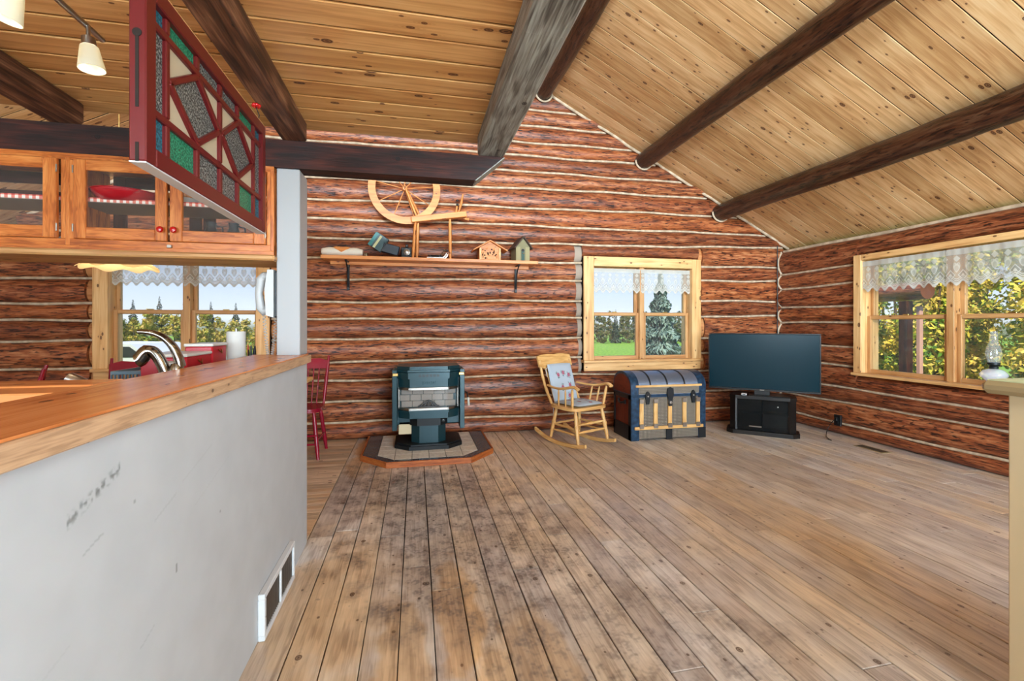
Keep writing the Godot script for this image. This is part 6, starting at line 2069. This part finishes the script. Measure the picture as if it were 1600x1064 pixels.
func build_outside() -> void:
	var gmb := MB.new()
	gmb.box(V(0, -0.70, -20), V(160, 0.2, 120), 0.0)
	var gr := part(gmb, "lawn_ground", M.grass)
	gr.set_meta("kind", "structure")
	gr.set_meta("label", "bright green meadow outside the windows")
	var g := RandomNumberGenerator.new()
	g.seed = 77
	var dark := [lin(34, 54, 36), lin(74, 98, 66)]
	# tree line beyond the meadow, seen through the window by the rocking chair
	var nth := ["first", "second", "third", "fourth", "fifth", "sixth", "seventh", "eighth", "ninth", "tenth", "eleventh", "twelfth", "thirteenth", "fourteenth"]
	var greens := [lin(34, 54, 28), lin(60, 84, 36), lin(92, 110, 46), lin(120, 112, 56)]
	for i in 14:
		var x := 14.0 + i * 1.25
		if i % 3 == 1:
			conifer(V(x, -0.6, -41.0), g.randf_range(2.9, 3.7), 0.62, 1100, dark[0], dark[1], "dark pointed conifer, %s tree from the left in the line beyond the meadow" % nth[i], 300 + i)
		else:
			leafy("meadow_tree", V(x, -0.6, -41.0), g.randf_range(2.5, 3.3), 0.52, 1600, 0.10, greens, "rounded green tree, %s from the left in the line beyond the meadow" % nth[i], 320 + i, "trees at the edge of the meadow")
	for i in 14:
		leafy("meadow_tree", V(14.4 + i * 1.3, -0.6, -43.5), g.randf_range(2.7, 3.4), 0.54, 1300, 0.11, greens, "darker green tree, %s from the left in the back row beyond the meadow" % nth[i], 360 + i, "trees at the edge of the meadow")
	conifer(V(10.2, -0.6, -17.6), 4.2, 1.25, 7000, lin(66, 92, 88), lin(150, 180, 168), "blue-green spruce standing in the meadow behind the trunk's window", 350)
	# trees beyond the kitchen-side window
	var yellow := [lin(70, 92, 30), lin(128, 140, 40), lin(176, 168, 58), lin(196, 168, 74)]
	for i in 11:
		leafy("autumn_tree", V(-19.5 + i * 1.2, -0.6, -24.5), g.randf_range(2.1, 2.65), 0.49, 2200, 0.085, yellow, "yellow-green autumn tree, %s from the left outside the kitchen-side window" % nth[i], 400 + i, "autumn trees outside the kitchen-side window")
		leafy("autumn_tree", V(-20.0 + i * 1.25, -0.6, -26.3), g.randf_range(2.1, 2.6), 0.49, 1400, 0.085, yellow, "olive autumn tree, %s from the left in the second row outside the kitchen-side window" % nth[i], 460 + i, "autumn trees outside the kitchen-side window")
	for i in 11:
		conifer(V(-27.0 + i * 1.6, -0.6, -36.0), g.randf_range(3.0, 4.1), 0.74, 1300, dark[0], dark[1], "distant dark conifer, %s from the left behind the autumn trees" % nth[i], 430 + i)
	# bushes pressed against the side windows
	var leaves := [lin(46, 86, 26), lin(96, 144, 40), lin(166, 186, 56), lin(226, 206, 70), lin(236, 208, 96)]
	for row in 4:
		for i in 8:
			leafy("leafy_shrub", V(8.7 + row * 1.5, -0.6, -10.4 + i * 1.42 + (0.7 if row % 2 == 1 else 0.0)), 3.6 + row * 0.7 + 0.3 * sin(i * 2.0), 0.57, 7000, 0.055, leaves, "dense yellow-green shrub, %s from the left in the %s row outside the side window" % [nth[i], ["front", "second", "third", "back"][row]], 500 + row * 10 + i, "shrubs outside the side window")
	for i in 5:
		leafy("low_bush", V(7.45, -0.6, [-9.2, -7.9, -4.1, -2.9, -1.7][i]), 1.55, 0.44, 3600, 0.05, leaves, "low leafy bush, %s from the left close under the side window" % nth[i], 560 + i, "low bushes under the side window")
	conifer(V(7.5, -0.6, -6.55), 2.1, 0.55, 3500, lin(74, 120, 58), lin(150, 190, 120), "young light green pine beside the porch post outside the side window", 570)
	# porch by the side window
	var p := thing("porch_frame", "log porch beam on a square post outside the side window", "porch", V(6.9, -0.6, -5.15))
	ptube(p, "beam", M.logs[1], [V(0, 2.30, -1.6), V(0.02, 2.31, -0.4), V(0, 2.32, 0.22)], [0.13, 0.125, 0.125], 16)
	pbox(p, "post", M.beam_dark, V(-0.06, 1.09, -0.02), V(0.12, 2.18, 0.11), 0.006, 1)
	pbox(p, "post_trim", mat(Color8(206, 160, 146), 0.7), V(0.04, 1.05, 0.09), V(0.06, 2.1, 0.05), 0.004, 1)
	# pale vehicle under the kitchen-side window
	var car := thing("parked_car", "white car parked on the grass outside the kitchen-side window", "car", V(-6.9, -0.6, -13.6), deg_to_rad(-12))
	pprism(car, "body", M.white, [Vector2(-1.9, 0.30), Vector2(1.9, 0.30), Vector2(1.95, 0.72), Vector2(1.85, 0.92), Vector2(0.75, 1.04), Vector2(0.30, 1.36), Vector2(-1.0, 1.38), Vector2(-1.55, 1.0), Vector2(-1.95, 0.92)], -0.8, 0.8)
	pprism(car, "window_band", M.black, [Vector2(0.62, 1.04), Vector2(0.26, 1.30), Vector2(-0.95, 1.32), Vector2(-1.35, 1.04)], -0.81, 0.81)
	for x in [-1.2, 1.2]:
		for z in [-0.8, 0.8]:
			plathe(car, "wheel", M.black, [Vector2(0, -0.1), Vector2(0.3, -0.1), Vector2(0.32, 0), Vector2(0.3, 0.1), Vector2(0, 0.1)], V(x, 0.32, z), 20, Basis(V(1, 0, 0), V(0, 0, 1), V(0, -1, 0)))

# ---------------------------------------------------------------- light
func daylight(called: String, at: Vector3, turn: float, w: float, h: float, e: float) -> void:
	# skylight entering through a window outside the photograph
	var l := AreaLight3D.new()
	l.name = called
	l.area_size = Vector2(w, h)
	l.area_normalize_energy = false
	l.light_energy = e
	l.light_color = Color(0.86, 0.945, 1.0)
	l.area_range = 14.0
	l.shadow_enabled = true
	add_child(l)
	l.position = at
	l.rotation.y = turn

func _ready() -> void:
	rng.seed = SEED
	var cam := Camera3D.new()
	cam.name = "camera"
	cam.projection = Camera3D.PROJECTION_FRUSTUM
	cam.near = 0.05
	cam.far = 300.0
	cam.size = 2.0 * 0.05 * 532.0 / 710.0
	cam.frustum_offset = Vector2(0, -25.5 / 710.0 * 0.05)
	add_child(cam)
	cam.position = V(0, 1.25, 0)
	cam.rotation.y = -atan(151.0 / 710.0)
	cam.current = true
	var env := WorldEnvironment.new()
	env.name = "environment"
	env.environment = Environment.new()
	var e := env.environment
	e.tonemap_mode = Environment.TONE_MAPPER_LINEAR
	e.tonemap_exposure = 1.18
	e.background_mode = Environment.BG_SKY
	e.sky = Sky.new()
	var sky := ProceduralSkyMaterial.new()
	sky.sky_top_color = Color(0.42, 0.68, 0.95)
	sky.sky_horizon_color = Color(0.93, 0.97, 1.0)
	sky.sky_curve = 0.12
	sky.ground_bottom_color = Color(0.30, 0.34, 0.22)
	sky.ground_horizon_color = Color(0.62, 0.66, 0.55)
	sky.sky_energy_multiplier = 1.0
	e.sky.sky_material = sky
	e.background_energy_multiplier = 0.95
	e.sdfgi_enabled = true
	e.ssao_enabled = true
	e.ssil_enabled = true
	add_child(env)
	var sun := DirectionalLight3D.new()
	sun.name = "sun"
	sun.light_color = Color(1.0, 0.95, 0.86)
	sun.light_energy = 1.7
	sun.light_angular_distance = 1.0
	sun.shadow_enabled = true
	sun.sky_mode = DirectionalLight3D.SKY_MODE_LIGHT_ONLY
	add_child(sun)
	sun.look_at_from_position(V(-3.0, 9.0, 6.0), Vector3.ZERO)
	daylight("daylight_front", V(2.35, 1.15, 3.95), 0.0, 3.8, 2.1, 7.5)
	daylight("daylight_gable", V(2.2, 2.85, 3.95), 0.0, 2.6, 0.7, 18.0)
	daylight("daylight_loft", V(-0.55, 2.9, 3.95), 0.0, 1.85, 0.68, 75.0)
	daylight("daylight_side", V(XR + 0.25, 1.35, 2.45), PI / 2, 1.75, 1.2, 6.0)
	daylight("daylight_kitchen", V(-2.5, 1.55, 3.95), 0.0, 2.2, 0.95, 11.0)

	make_materials()
	M.bulb = mat(Color(1, 0.95, 0.85), 0.4)
	M.bulb.emission_enabled = true
	M.bulb.emission = Color(1.0, 0.88, 0.70)
	M.bulb.emission_energy_multiplier = 1.2
	M.shade = mat(Color8(240, 226, 190), 0.6)
	M.shade.backlight_enabled = true
	M.shade.backlight = Color(0.9, 0.85, 0.7)
	M.crystal = mat(Color(0.95, 0.95, 1.0, 0.35), 0.06)
	M.crystal.transparency = BaseMaterial3D.TRANSPARENCY_ALPHA
	print("materials ", Time.get_ticks_msec())
	build_floor()
	build_walls()
	build_roof()
	build_loft()
	build_half_wall()
	build_windows()
	print("room ", Time.get_ticks_msec())
	build_hearth()
	build_stove()
	build_trunk()
	build_tv()
	build_rocker()
	build_shelf()
	build_upper_cabinet()
	build_sash()
	build_track_light()
	build_counter_things()
	build_dining()
	build_right_counter()
	build_outside()
	print("done ", Time.get_ticks_msec())
